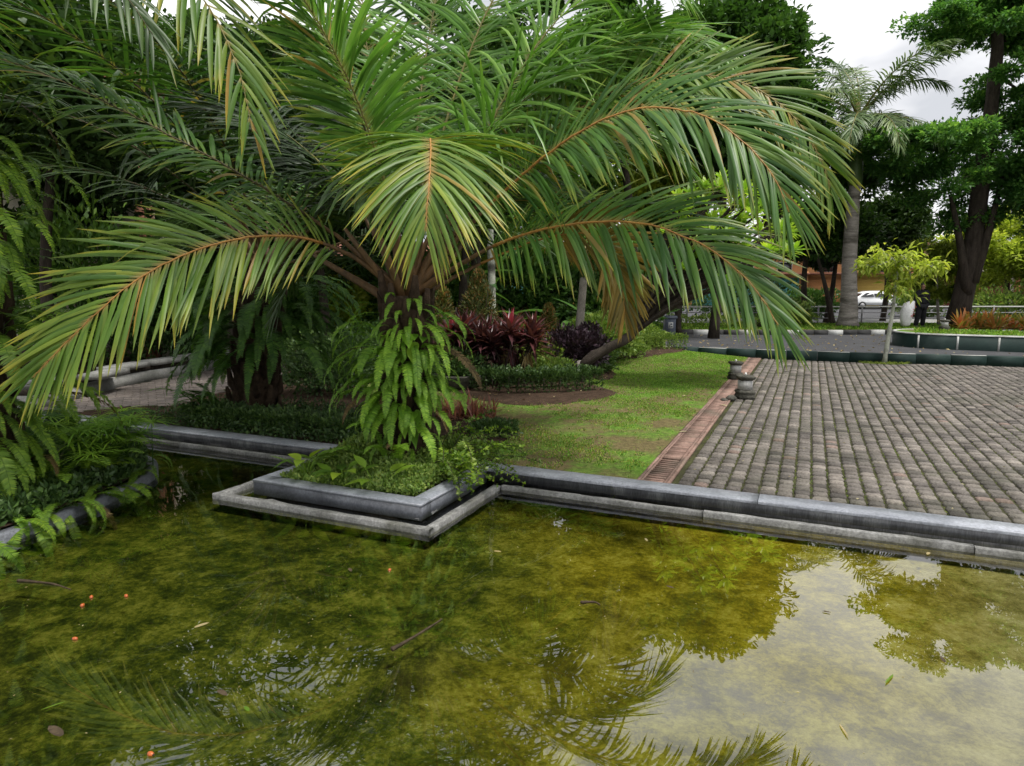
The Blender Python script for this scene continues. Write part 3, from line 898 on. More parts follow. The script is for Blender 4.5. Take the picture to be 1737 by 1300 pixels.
# traffic island with green painted wall
f0, f1 = ground(1528, 590, 0), ground(1737, 598, 0)
dd = nrm(f1 - f0); bk = np.cross(UP, dd); bk = bk if bk[1] > 0 else -bk
R = 1.35
ctr = f0 + dd * (R - .25) + bk * R
out = [f1 + dd * 14]
arc = [ctr - bk * R * math.cos(a) - dd * R * math.sin(a) for a in np.linspace(0, math.pi, 18)]
isl = np.array([f1 + dd * 14] + [f0 + dd * s for s in np.linspace(6, R, 4)] + arc + [ctr + bk * R + dd * 20])
t = thing('road_island', (0, 0, 0), 'rounded dark green walled planting island with white trim by the road', 'planter')
IH = .40
m = MB(); m.poly_prism(isl, -.02, IH); m.build('wall', M['green_paint'], t)
c = ctr + dd * 3
cap = MB(); n = len(isl)
ins = isl + nrm(np.array([(ctr + dd * max(0, np.dot(q - ctr, dd))) - q for q in isl])) * .07
outr = isl - nrm(np.array([(ctr + dd * max(0, np.dot(q - ctr, dd))) - q for q in isl])) * .012
V = np.vstack([np.c_[outr[:, :2], np.full(n, IH - .025)], np.c_[outr[:, :2], np.full(n, IH + .012)], np.c_[ins[:, :2], np.full(n, IH + .012)], np.c_[ins[:, :2], np.full(n, IH - .02)]])
cap.add(V, [[r * n + i, r * n + i + 1, (r + 1) * n + i + 1, (r + 1) * n + i] for r in range(3) for i in range(n - 1)])
cap.build('white_trim', M['white_paint'], t)
m = MB(); m.add(np.c_[ins[:, :2], np.full(n, IH + .004)], [list(range(n))]); m.build('turf', M['lawn'], t)
for s in (-.35, .55, 1.45, 2.35, 3.25, 4.15, 5.05, 5.95):
    q = f0 + dd * (s + .75)
    m = MB(); m.box(q - bk * .004 + UP * (IH / 2 - .02), (.045, .016, IH - .05), np.array([dd, bk, UP])); m.build('painted_stripe', M['white_paint'], t)
ISL = (f0, dd, bk)

# ------------------------------------------------------------------ palms
def frame_along(P, k, tw=0.0):
    T = nrm(np.gradient(P, axis=0))
    toc = nrm(CAM - P)
    Nr = UP * (1 - k) + toc * k
    N = nrm(Nr - T * np.sum(Nr * T, 1, keepdims=True))
    S = np.cross(T, N)
    if tw:
        N, S = N * math.cos(tw) + S * math.sin(tw), S * math.cos(tw) - N * math.sin(tw)
    return T, N, S


def palm_frond(parent, pts, k=.4, nl=90, Lm=.72, Wm=.042, start=.24, droop=.28, mat='palm', rmat='rachis_green', r0=.019, tw=0.0,
               split=False, seg=5, messy=.16, a0=72, a1=18, lift=.15, name='frond', petiole=True):
    C = spline(pts, 70)
    C = C + rng.normal(0, .002, C.shape)
    T, N, S = frame_along(C, k, tw)
    s = np.linspace(0, 1, 70)
    rad = np.interp(s, [0, .12, .35, 1], [r0 * 1.7, r0, r0 * .55, r0 * .1])
    mb = MB(); mb.tube(C[18:] if petiole else C, rad[18:] if petiole else rad, 6)
    fo = mb.build(name, M[rmat], parent, smooth=True)
    if petiole:
        mb = MB(); mb.tube(C[:19], rad[:19] * np.linspace(1.6, 1, 19), 6); mb.build('petiole', M['petiole'], fo, smooth=True)
    Bs, Ds, Ss, Ls, Ws, Dr = [], [], [], [], [], []
    for side in (-1, 1):
        q = np.linspace(start, .992, nl) + rng.normal(0, .0035, nl)
        q = np.clip(q, start, .995)
        f = (q - start) / (1 - start)
        ii = q * 69; i0 = np.clip(ii.astype(int), 0, 68); fr = (ii - i0)[:, None]
        B = C[i0] * (1 - fr) + C[i0 + 1] * fr
        t, n, sd = T[i0], N[i0], S[i0] * side
        a = np.radians(np.interp(f, [0, .5, 1], [a0, (a0 + a1) * .58, a1])) + rng.normal(0, .07, nl)
        lf = lift + rng.normal(0, messy, nl)
        D = np.cos(a)[:, None] * t + np.sin(a)[:, None] * (sd * np.cos(lf)[:, None] + n * np.sin(lf)[:, None])
        L = Lm * np.interp(f, [0, .12, .4, .75, 1], [.45, .8, 1, .8, .45]) * rng.uniform(.86, 1.08, nl)
        W = Wm * np.interp(f, [0, .3, .8, 1], [.6, 1, .9, .6]) * rng.uniform(.85, 1.1, nl)
        wdir = nrm(t + .35 * rng.normal(0, 1, (nl, 3)) * messy * 2)
        Bs.append(B); Ds.append(D); Ss.append(wdir * side); Ls.append(L); Ws.append(W)
        Dr.append(droop * rng.uniform(.55, 1.5, nl))
    A = [np.concatenate(x) for x in (Bs, Ds, Ss, Ls, Ws, Dr)]
    tint = np.clip(rng.normal(.5, .24, 2 * nl), 0, 1)
    # a few leaflets are snapped, browned or missing
    keep = rng.random(2 * nl) > .035
    bent = rng.random(2 * nl) < .05
    A[5] = np.where(bent, A[5] * 2.2 + .3, A[5]); A[3] = np.where(rng.random(2 * nl) < .06, A[3] * rng.uniform(.5, .8, 2 * nl), A[3])
    if split:
        own = keep & (np.arange(2 * nl) % nl % 9 < 5)
        L_ = []
        ribbons(None, *[x[own] for x in A[:5]], droop=A[5][own], seg=seg, fold=.35, tint=tint[own], split=L_)
        for m in L_:
            m.build('leaflet', M[mat], fo)
        own = keep & ~own
        mb = MB(); ribbons(mb, *[x[own] for x in A[:5]], droop=A[5][own], seg=seg, fold=.35, tint=tint[own])
        tag(mb.build('leaflets', M[mat], fo), kind='stuff')
    else:
        A = [x[keep] for x in A]; tint = tint[keep]
        mb = MB(); ribbons(mb, *A[:5], droop=A[5], seg=seg, fold=.35, tint=tint)
        tag(mb.build('leaflets', M[mat], fo), kind='stuff')
    return fo


def free_frond(base, az, el, L, bend, sway=0.0, n=14):
    s = np.linspace(0, 1, n)
    e = el - bend * s ** 1.25
    a = az + sway * s
    d = np.stack([np.sin(a) * np.cos(e), np.cos(a) * np.cos(e), np.sin(e)], 1)
    return np.asarray(base) + np.vstack([np.zeros(3), np.cumsum(d[:-1] * L / (n - 1), axis=0)])


def palm_trunk(parent, P, R, boots=60, bl=.28, name='trunk'):
    mb = MB(); mb.tube(P, R, 12, wob=.1); o = mb.build(name, M['bark_palm'], parent)
    # stubs of old leaf bases, spiralling up the trunk
    mb = MB(); P = np.asarray(P); n = len(P)
    for i in range(boots):
        f = i / boots; a = i * 2.4
        q = f * (n - 1); i0 = min(int(q), n - 2); c = P[i0] + (P[i0 + 1] - P[i0]) * (q - i0); r = np.interp(q, range(n), np.broadcast_to(R, (n,)))
        d = np.array([math.cos(a), math.sin(a), 0])
        mb.tube([c + d * r * .75, c + d * (r * 1.02 + .015) + UP * bl * .35, c + d * (r * 1.05 + .03) + UP * bl], [.06, .045, .022], 5, wob=.15)
    tag(mb.build('leaf_base_stubs', M['bark_palm'], o), kind='stuff')
    return o


# --- the front oil palm
PB = uvz(-3.25, 4.95, .03)
CR = at(690, 508, PB[1])                       # heart of the crown
palm = thing('oil_palm', PB, 'short oil palm with spreading fronds in the dark planter at the pool corner', 'palm tree')
palm.location = (0, 0, 0)
tp = np.array([PB, PB * .66 + CR * .34, PB * .33 + CR * .67, CR + UP * .03])
palm_trunk(palm, spline(tp, 7), np.interp(np.linspace(0, 1, 7), [0, .5, 1], [.22, .17, .2]), 70)
D0 = PB[1]


def C3(*l):
    return [at(x, y, d) for x, y, d in l]


palm_frond(palm, C3((690, 505, D0), (605, 440, 5.7), (520, 405, 5.5), (430, 402, 5.25), (330, 425, 4.95), (240, 470, 4.7), (165, 530, 4.52), (105, 590, 4.4), (55, 640, 4.33)),
           k=.6, nl=86, Lm=.8, Wm=.044, start=.22, droop=.22, mat='palm_gold', rmat='rachis', split=True, lift=.1, messy=.1, a0=62, a1=16)
palm_frond(palm, C3((692, 505, D0), (712, 400, 5.75), (724, 300, 5.45), (729, 246, 5.1), (730, 238, 4.9), (730, 268, 4.65), (728, 312, 4.45), (724, 355, 4.36), (721, 392, 4.32)),
           k=.45, nl=84, Lm=.9, Wm=.042, start=.36, droop=.42, mat='palm_gold', rmat='rachis', split=True, lift=.12, messy=.1, a0=80, a1=20)
palm_frond(palm, C3((700, 505, D0), (760, 462, 5.7), (850, 412, 5.45), (960, 382, 5.15), (1080, 378, 4.85), (1180, 410, 4.55), (1250, 458, 4.32), (1292, 506, 4.17), (1320, 552, 4.06)),
           k=.55, nl=86, Lm=.78, Wm=.041, start=.25, droop=.32, mat='palm', rmat='rachis', split=True, lift=.1, messy=.1, a0=66, a1=14)
palm_frond(palm, C3((700, 500, D0), (790, 390, 5.7), (900, 285, 5.4), (1000, 215, 5.1), (1090, 184, 4.85), (1180, 192, 4.62), (1255, 235, 4.4), (1312, 300, 4.25), (1338, 360, 4.15)),
           k=.5, nl=104, Lm=.86, Wm=.041, start=.26, droop=.34, mat='palm', rmat='rachis', lift=.12, messy=.12, a0=68, a1=14)
palm_frond(palm, C3((700, 495, D0 + .1), (850, 300, 5.8), (1000, 175, 5.65), (1130, 128, 5.5), (1250, 138, 5.3), (1335, 188, 5.15), (1388, 262, 5.05), (1412, 330, 5.0)),
           k=.5, nl=104, Lm=.74, Wm=.042, start=.28, droop=.2, mat='palm_gold', rmat='rachis_green', lift=.12, messy=.15, a1=14)
palm_frond(palm, C3((698, 490, D0 + .1), (800, 320, 6.0), (920, 175, 6.1), (1020, 95, 6.1), (1110, 58, 6.1), (1180, 60, 6.1), (1225, 95, 6.1)),
           k=.3, nl=94, Lm=0.98, Wm=.044, droop=.3, mat='palm_green', rmat='rachis_dark', messy=.22)
palm_frond(palm, C3((696, 490, D0 + .1), (745, 250, 6.2), (800, 80, 6.4), (875, -60, 6.5), (970, -110, 6.6), (1070, -90, 6.6), (1150, -20, 6.6)),
           k=.3, nl=94, Lm=1.09, Wm=.044, droop=.35, mat='palm_green', messy=.25)
palm_frond(palm, C3((686, 495, D0), (632, 260, 5.7), (577, 120, 5.5), (520, 10, 5.3), (450, -90, 5.1), (370, -130, 4.95)),
           k=.35, nl=80, Lm=.85, Wm=.045, droop=.14, mat='palm', rmat='rachis_dark', messy=.12)
palm_frond(palm, C3((680, 500, D0), (570, 400, 5.8), (420, 303, 5.7), (260, 215, 5.5), (110, 140, 5.3), (-20, 95, 5.2), (-120, 85, 5.1)),
           k=.35, nl=68, Lm=.66, Wm=.046, droop=.3, mat='palm', rmat='rachis_dark', messy=.12)
palm_frond(palm, C3((690, 490, D0 + .15), (655, 260, 6.5), (625, 100, 6.9), (610, -50, 7.1), (600, -160, 7.1)), k=.2, nl=94, Lm=1.09, Wm=.044, droop=.22, mat='palm', messy=.2)
palm_frond(palm, C3((692, 490, D0 + .15), (705, 250, 6.4), (728, 60, 6.8), (770, -120, 7.1), (840, -220, 7.2)), k=.2, nl=94, Lm=1.09, Wm=.044, droop=.25, mat='palm_green', messy=.22)
palm_frond(palm, C3((700, 495, D0 + .2), (800, 380, 6.5), (900, 270, 6.9), (1010, 210, 7.3), (1110, 230, 7.6), (1170, 290, 7.8)), k=.35, nl=90, Lm=0.98, Wm=.044, droop=.35, mat='palm', rmat='rachis_dark', messy=.2)
palm_frond(palm, C3((705, 505, D0 + .2), (810, 450, 6.2), (920, 405, 6.2), (1005, 398, 6.1), (1042, 432, 6.0), (1056, 486, 5.95), (1060, 540, 5.9)), k=.8, nl=62, Lm=.56, Wm=.046, droop=.22, mat='palm_dead', rmat='rachis', messy=.14, start=.5, a0=62, a1=14)
palm_frond(palm, C3((685, 500, D0 + .2), (600, 330, 6.6), (520, 240, 7.1), (430, 200, 7.5), (340, 220, 7.8), (270, 290, 7.9)), k=.25, nl=88, Lm=0.98, Wm=.044, droop=.3, mat='palm_dark', rmat='rachis_dark', messy=.2)
palm_frond(palm, C3((705, 490, D0 + .1), (790, 300, 5.9), (870, 140, 5.9), (950, 30, 5.9), (1050, -40, 5.8), (1130, -60, 5.7)), k=.3, nl=94, Lm=1.03, Wm=.044, droop=.32, mat='palm_green', messy=.24)
palm_frond(palm, C3((690, 500, D0 + .2), (620, 440, 6.4), (560, 430, 6.8), (500, 470, 7.1), (460, 540, 7.2)), k=.3, nl=44, Lm=.65, Wm=.045, droop=.3, mat='palm_dark', rmat='rachis_dark')
palm_frond(palm, C3((700, 500, D0 + .2), (770, 400, 6.5), (850, 330, 6.9), (930, 310, 7.2), (1000, 350, 7.4), (1040, 430, 7.5)), k=.35, nl=86, Lm=0.92, Wm=.044, droop=.4, mat='palm', rmat='rachis_dark', messy=.2)
for az, el, L, bend, mt in ((.2, 1.2, 3.6, 1.2, 'palm_green'), (-.5, 1.15, 3.8, 1.1, 'palm_dark'), (.9, 1.0, 3.6, 1.2, 'palm'), (-1.2, 1.1, 3.4, 1.2, 'palm_dark'), (.5, .8, 3.4, 1.1, 'palm'), (-2.6, 1.4, 2.9, .8, 'palm_green'), (1.5, 1.25, 3.2, 1.1, 'palm_green')):
    palm_frond(palm, free_frond(CR, az, el, L, bend, random.uniform(-.3, .3)), k=.0, nl=90, Lm=1.03, Wm=.044, droop=.28, mat=mt, messy=.22)
# bare old petioles standing in the heart of the crown
for (x, y, d) in ((612, 425, 5.7), (640, 400, 5.9), (668, 380, 5.65), (700, 380, 5.6), (742, 405, 5.8), (772, 430, 6.1), (560, 450, 6.2), (655, 430, 5.55)):
    q = at(x, y, d); base = CR + (q - CR) * .05 - UP * .12
    mb = MB(); mb.tube([base, base + (q - base) * .4 + UP * .02, q, q + (q - base) * .35], [.05, .038, .026, .014], 6); mb.build('petiole', M['petiole'], palm, smooth=True)

# --- rear left oil palm, in shade
P2 = ground(432, 708, .03); C2 = at(455, 470, P2[1])
palm2 = thing('oil_palm', (0, 0, 0), 'shaded oil palm with fern hung trunk behind the pool edge', 'palm tree')
palm_trunk(palm2, spline([P2, P2 * .5 + C2 * .5 + np.array([-.04, 0, 0]), C2], 7), [.28, .26, .24, .23, .23, .22, .2], 60)
for i in range(17):
    az = i * 2.4 + random.uniform(-.2, .2)
    el = random.uniform(.45, 1.3)
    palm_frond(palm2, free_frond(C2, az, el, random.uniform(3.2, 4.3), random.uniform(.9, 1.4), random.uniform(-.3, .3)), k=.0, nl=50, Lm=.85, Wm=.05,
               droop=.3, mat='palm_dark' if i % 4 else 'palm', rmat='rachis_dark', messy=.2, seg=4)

# --- tall palm on the left with ferns on its trunk
P3 = at(-45, 700, 4.95); P3[2] = .04; C3_ = P3 + np.array([-.12, .1, 3.7])
palm3 = thing('oil_palm', (0, 0, 0), 'taller oil palm with fern clad trunk at the left edge', 'palm tree')
palm_trunk(palm3, spline([P3, P3 * .5 + C3_ * .5 + np.array([.06, 0, 0]), C3_], 9), [.27, .25, .24, .23, .22, .22, .22, .22, .2], 80)
palm_frond(palm3, [C3_] + C3((120, -230, 4.85), (220, -150, 4.75), (300, -60, 4.65), (365, 30, 4.6), (408, 130, 4.55), (428, 225, 4.5)), k=.35, nl=46, Lm=.75, Wm=.05, start=.2, droop=.4, mat='palm_gold', rmat='rachis_green', messy=.14)
palm_frond(palm3, [C3_] + C3((40, -200, 4.6), (90, -120, 4.4), (150, -60, 4.2), (210, -10, 4.1), (260, 60, 4.0)), k=.35, nl=44, Lm=.62, Wm=.042, start=.2, droop=.5, mat='palm_dark', rmat='rachis_dark', messy=.14)
for i in range(13):
    az = i * 2.4 + .5
    el = random.uniform(.35, 1.3)
    if .3 < (az % 6.283) < 2.6 and el < .9: el = 1.0
    palm_frond(palm3, free_frond(C3_, az, el, random.uniform(2.8, 3.6), random.uniform(1.0, 1.5), random.uniform(-.3, .3)), k=.0, nl=46, Lm=.8, Wm=.05,
               droop=.35, mat='palm' if i % 3 else 'palm_dark', rmat='rachis_dark', messy=.2, seg=4)

# ------------------------------------------------------------------ ferns: one leaf shape built per variant, then copied
def fern_mesh(L, el, bend, npin, pl, pw, mat, wave=0.0):
    C = free_frond((0, 0, 0), math.pi / 2, el, L, bend, wave, 22)
    T, N, S = frame_along_up(C)
    mb = MB(); s = np.linspace(0, 1, 22)
    mb.tube(C, np.interp(s, [0, 1], [.005, .0015]), 3, tint=.1, cap=False)
    q = np.linspace(.12, .99, npin); ii = q * 21; i0 = np.clip(ii.astype(int), 0, 20); fr = (ii - i0)[:, None]
    B = C[i0] * (1 - fr) + C[i0 + 1] * fr
    prof = np.interp(q, [.1, .3, .6, .85, 1], [.45, .9, 1, .6, .12])
    tint0 = .5
    for side in (-1, 1):
        D = S[i0] * side + T[i0] * .28 + N[i0] * rng.normal(.05, .1, npin)[:, None]
        ribbons(mb, B, D, T[i0], pl * prof * rng.uniform(.92, 1.06, npin), pw * np.interp(q, [.1, .9, 1], [1, .9, .5]), droop=rng.uniform(.08, .3, npin), seg=3, fold=.15,
                tint=np.clip(rng.normal(.5, .2, npin) + .2 * (q - .5), 0, 1), prof=lambda t: np.clip((1.02 - t) ** .5 * (.75 + .6 * np.sin(t * 2.2)), .03, 1.1))
    return mb.mesh('frond', M[mat], True)


def frame_along_up(P):
    T = nrm(np.gradient(P, axis=0))
    side = nrm(np.cross(T[0], UP)) if abs(T[0][2]) < .98 else np.array([0, 1., 0])
    S = nrm(side - T * np.sum(side * T, 1, keepdims=True))
    return T, np.cross(S, T), S


FV = {}
for mt in ('fern', 'fern_dark', 'fern_mid', 'fern_dead'):
    FV[mt] = [fern_mesh(1.0, e, b, npn, p, w, mt, wv) for e, b, npn, p, w, wv in
              ((.55, 2.2, 40, .1, .024, .1), (.2, 1.85, 44, .105, .023, -.2), (.8, 2.6, 38, .09, .025, .3), (-.1, 1.45, 46, .095, .022, -.1), (.4, 2.0, 42, .08, .022, .35), (-.3, 1.25, 40, .085, .023, .2), (.1, 1.7, 48, .11, .022, -.35), (.3, 2.0, 36, .075, .024, .1))]
    FV[mt + '_up'] = [fern_mesh(1.0, e, b, npn, p, w, mt, wv) for e, b, npn, p, w, wv in
                      ((1.25, 1.7, 38, .1, .026, .2), (1.0, 1.4, 38, .11, .026, -.2), (1.35, 2.0, 36, .1, .026, .1))]


def fern(label, bases, mat, up=False, group=None, name='sword_fern'):
    """bases: list of (point, azimuth, length)"""
    c = np.mean([b[0] for b in bases], axis=0)
    t = thing(name, c, label, 'fern', group)
    for p, az, L in bases:
        me = random.choice(FV[('fern_dead' if random.random() < .025 else mat) + ('_up' if up else '')])
        s = L * random.uniform(.7, 1.15)
        link_mesh('frond', me, t, np.asarray(p) - c, (random.uniform(-.15, .15), random.uniform(-.12, .12), math.pi / 2 - az), (s, s * random.uniform(.85, 1.1), s))
    return t


def on_trunk(P, Ctop, r, z, az):
    f = (z - P[2]) / (Ctop[2] - P[2])
    c = P + (Ctop - P) * f
    return c + np.array([math.sin(az), math.cos(az), 0]) * r


def trunk_ferns(P, Ct, r, spec):
    return [(on_trunk(P, Ct, r, z, az), az + random.uniform(-.25, .25), L) for z, az, L in spec]


def more(spec):
    spec = [(z + .05, az, L * .66) for z, az, L in spec]
    out = list(spec)
    for z, az, L in spec:
        for _ in range(4):
            out.append((max(.25, z + random.uniform(-.4, .08)), az + random.uniform(-.4, .4), L * random.uniform(.6, 1.05)))
    return out


pi = math.pi
ft = 'fern'
CAMAZ = math.pi                                # azimuth that faces the camera
fern('bright green sword fern arching left from the front palm trunk', trunk_ferns(PB, CR, .235, more([(1.35, -2.0, .75), (1.25, -1.7, .8), (1.15, -2.3, .95), (1.05, -1.9, 1.05), (1.1, -1.5, .9), (.95, -2.2, 1.0), (.9, -1.7, .85), (.8, -2.1, .8), (1.0, -2.6, .9), (.85, -1.3, .7)])), ft)
fern('bright green sword fern hanging down the front of the planter palm trunk', trunk_ferns(PB, CR, .235, more([(1.3, -2.9, .55), (1.2, 3.1, .6), (1.1, -2.8, .8), (.95, 3.0, .65), (.9, -3.0, .85), (.75, 2.8, .6), (.7, -2.7, .75), (.6, 3.1, .55), (.55, -2.8, .6), (1.0, 2.7, .5), (.5, 3.0, .5)])), ft)
fern('bright green sword fern spilling over the right side of the front trunk', trunk_ferns(PB, CR, .235, more([(1.45, 2.9, .5), (1.48, 3.4, .5), (1.38, 2.5, .6), (1.3, 2.2, .8), (1.2, 2.6, .95), (1.2, 1.9, .75), (1.05, 2.3, 1.0), (.95, 2.7, .85), (.9, 2.0, .7), (.8, 2.4, .8), (.7, 2.6, .65), (1.1, 1.6, .6)])), ft)
fern('young sword fern at the foot of the front palm', [(PB + np.array([-.2, -.3, .1]), -2.4, .6), (PB + np.array([-.1, -.35, .1]), -2.9, .65), (PB + np.array([-.25, -.3, .1]), -2.0, .55), (PB + np.array([0, -.35, .1]), 2.9, .55), (PB + np.array([-.15, -.32, .2]), -2.6, .6), (PB + np.array([-.05, -.3, .15]), -3.1, .5)], ft, up=True)
def ring(P, Ct, r, zs, azs, Ls, n):
    return trunk_ferns(P, Ct, r, [(random.uniform(*zs), random.uniform(*azs), random.uniform(*Ls)) for _ in range(n)])
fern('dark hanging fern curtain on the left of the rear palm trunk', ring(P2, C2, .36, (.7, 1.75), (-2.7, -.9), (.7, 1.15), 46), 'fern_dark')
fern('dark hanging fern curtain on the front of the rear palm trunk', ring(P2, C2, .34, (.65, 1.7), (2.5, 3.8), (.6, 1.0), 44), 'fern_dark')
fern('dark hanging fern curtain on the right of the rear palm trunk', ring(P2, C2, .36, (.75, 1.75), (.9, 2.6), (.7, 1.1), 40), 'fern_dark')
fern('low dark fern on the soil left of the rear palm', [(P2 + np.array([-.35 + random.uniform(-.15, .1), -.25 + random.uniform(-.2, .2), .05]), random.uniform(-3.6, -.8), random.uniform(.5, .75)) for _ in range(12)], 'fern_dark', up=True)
fern('olive hanging fern high on the left edge palm trunk', ring(P3, C3_, .37, (1.9, 3.1), (1.1, 4.2), (.5, .85), 75), 'fern_mid')
fern('olive hanging fern halfway up the left edge palm trunk', ring(P3, C3_, .37, (1.1, 1.9), (1.1, 4.2), (.5, .85), 70), 'fern_mid')
fern('fern low on the left edge palm trunk', ring(P3, C3_, .36, (.25, 1.2), (1.1, 4.2), (.45, .75), 75), 'fern_mid')


def lp(u, v, z=.05):
    return uvz(u, v, z)


fern('fresh green fern reaching over the curved planter wall to the water', [(lp(-4.95, 2.1 + random.uniform(-.2, .25)), random.uniform(1.6, 3.0), random.uniform(.4, .55)) for _ in range(12)], 'fern', up=False)
fern('mixed green fern fringe along the curved planter wall', [(LPi[i] * np.array([1, 1, 0]) + UP * .03, random.uniform(1.2, 3.2), random.uniform(.3, .55)) for i in [random.randrange(6, 34) for _ in range(60)]], 'fern_mid', up=False)
fern('bright fern leaf pair hanging at the lower left pool corner', [(lp(-4.98, 2.45), 2.4, .4), (lp(-4.96, 2.6), 2.0, .42), (lp(-5.0, 2.3), 2.7, .4), (lp(-5.05, 2.75), 2.1, .45)], 'fern', up=False)
fern('arching fern beside the papyrus at the channel end of the curved planter', [(lp(-5.25, 3.45 + random.uniform(-.15, .2)), random.uniform(.9, 2.6), random.uniform(.5, .7)) for _ in range(9)], 'fern_mid', up=True)
fern('leafy fern filling the middle of the curved planter', [(lp(-5.4 + random.uniform(-.3, .3), 2.8 + random.uniform(-.5, .5)), random.uniform(0, 6.28), random.uniform(.5, .8)) for _ in range(50)], 'fern_mid', up=True)
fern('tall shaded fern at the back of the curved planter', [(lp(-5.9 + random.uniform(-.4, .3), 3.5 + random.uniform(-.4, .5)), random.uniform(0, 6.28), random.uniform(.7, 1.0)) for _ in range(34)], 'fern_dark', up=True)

# papyrus-like umbrella sedge in the curved planter
def sedge(label, pts):
    c = np.mean(pts, axis=0); t = thing('umbrella_sedge', c, label, 'sedge')
    for p in pts:
        h = random.uniform(.25, .5); tip = p + np.array([random.uniform(-.15, .2), random.uniform(-.2, .1), h])
        mb = MB(); mb.tube(np.array([p, (p + tip) / 2 + UP * .05, tip]) - c, [.005, .004, .003], 4)
        st = mb.build('stem', M['fern_dark'], t)
        n = 26; a = np.linspace(0, 2 * pi, n, endpoint=False) + random.random()
        D = np.stack([np.cos(a), np.sin(a), rng.uniform(.1, .5, n)], 1)
        mb = MB(); ribbons(mb, np.tile(tip - c, (n, 1)), D, np.cross(D, UP), rng.uniform(.2, .32, n), .017, droop=.35, seg=4, fold=.2, tint=rng.uniform(.2, .9, n))
        mb.build('leaf_whorl', M['fern'], st, smooth=True)


sedge('umbrella sedge with spiky leaf whorls beside the channel', [lp(-5.3 + random.uniform(-.2, .16), 3.65 + random.uniform(-.3, .25)) for _ in range(22)])
sedge('umbrella sedge half hidden among dark ferns in the curved planter', [lp(-5.75 + random.uniform(-.3, .2), 3.85 + random.uniform(-.25, .25)) for _ in range(10)])

# broad leaved creeper climbing the front palm trunk
t = thing('climbing_creeper', PB, 'broad leaved green creeper climbing among the ferns of the front trunk', 'creeper'); o = np.array(PB)
for k in range(34):
    z = random.uniform(.35, 1.25); az = random.uniform(2.3, 4.0)
    q = on_trunk(PB, CR, .3, z, az) - o
    D = np.array([[math.sin(az) * .8 + random.uniform(-.5, .5), math.cos(az) * .8, random.uniform(-1.2, .1)]])
    mb = MB(); ribbons(mb, q[None], D, np.cross(D, UP) + rand_dirs(1) * .2, random.uniform(.12, .22), random.uniform(.07, .11), droop=random.uniform(.05, .3), seg=6, fold=.2, prof=lambda t: np.clip(np.sin(np.clip(t + .04, 0, 1) ** .7 * pi), .03, 1), tint=random.random())
    mb.build('leaf', M['fern'], t, smooth=True)

# ------------------------------------------------------------------ shrubs, hedges, low plants
def scatter_shrub(name, label, cat, center, rad, n, L, W, mat, group=None, shape='ellipsoid', stems=5, up=.4, lump=.18, stemmat='bark_dark', part='foliage'):
    c = np.asarray(center, float); rad = np.asarray(rad, float)
    t = thing(name, (c[0], c[1], max(0, c[2] - rad[2])), label, cat, group)
    o = np.array(t.location)
    if shape == 'cone':
        h = rng.random(n) ** 1.3; a = rng.random(n) * 2 * pi; r = (1 - h) ** .8 * (rng.random(n) ** .35)
        q = np.stack([np.cos(a) * r, np.sin(a) * r, h * 2 - 1], 1)
    else:
        q = rand_dirs(n) * (rng.random(n) ** .28)[:, None]
    ph = rng.random(3) * 6
    lumpf = 1 + lump * np.sin(q[:, 0] * 7 + ph[0]) * np.sin(q[:, 1] * 6 + ph[1]) + lump * .7 * np.sin(q[:, 2] * 9 + ph[2])
    P = c + q * rad * lumpf[:, None]
    P[:, 2] = np.maximum(P[:, 2], o[2] + .01)
    D = nrm(q + rand_dirs(n) * .7 + UP * up)
    mb = MB(); leaves(mb, P - o, D, rand_dirs(n), L * rng.uniform(.7, 1.3, n), W * rng.uniform(.7, 1.2, n), tint=np.clip(rng.normal(.45, .25, n) + .15 * q[:, 2], 0, 1))
    mb.build(part, M[mat], t)
    if stems:
        mb = MB()
        for i in range(stems):
            a = rng.random() * 6.28; e = c + rad * np.array([math.cos(a) * .6, math.sin(a) * .6, .4]) - o
            b = np.array([math.cos(a) * rad[0] * .15, math.sin(a) * rad[1] * .15, -.02])
            mb.tube([b, b * .5 + e * .5 + UP * .03, e], [.014, .01, .004], 5)
        tag(mb.build('stems', M[stemmat], t), kind='stuff')
    return t


def hedge(name, label, pix, width, h, n, mat, L=.045, W=.024, dz=0.0, pts=None):
    P = spline(pts if pts is not None else [ground(x, y, .03) for x, y in pix], 40)
    t = thing(name, P[20] * np.array([1, 1, 0]), label, 'hedge'); o = np.array(t.location)
    i = rng.random(n) * 38.999; i0 = i.astype(int); f = (i - i0)[:, None]
    B = P[i0] * (1 - f) + P[i0 + 1] * f
    T = nrm(np.gradient(P, axis=0))[i0]; S = np.cross(T, UP)
    a = rng.random(n) ** .5 * np.where(rng.random(n) < .5, -1, 1); zz = rng.random(n) ** .6
    onside = rng.random(n) < .5
    side = np.where(onside, np.sign(a) * rng.uniform(.8, 1.05, n), a); zz = np.where(onside, zz, rng.uniform(.85, 1.08, n))
    wob = 1 + .1 * np.sin(i * 1.7) + .07 * np.sin(i * 3.9 + 1)
    B = B + S * (side * width / 2 * wob)[:, None]
    B[:, 2] = lawn_z(B[:, 0], B[:, 1]) + dz + zz * h * wob
    D = nrm(S * side[:, None] * .8 + UP * (zz * .9)[:, None] + rand_dirs(n) * .8)
    mb = MB(); leaves(mb, B - o, D, rand_dirs(n), L * rng.uniform(.7, 1.3, n), W * rng.uniform(.7, 1.3, n))
    mb.build('foliage', M[mat], t)
    mb = MB()
    for k in range(0, 40, 2):
        q = P[k] - o; q[2] = lawn_z(P[k][0], P[k][1]) + dz
        mb.tube([q, q + UP * h * .5 + rand_dirs(1)[0] * .04, q + UP * h * .85 + rand_dirs(1)[0] * .06], [.012, .009, .004], 4)
    tag(mb.build('stems', M['bark_dark'], t), kind='stuff')
    return t


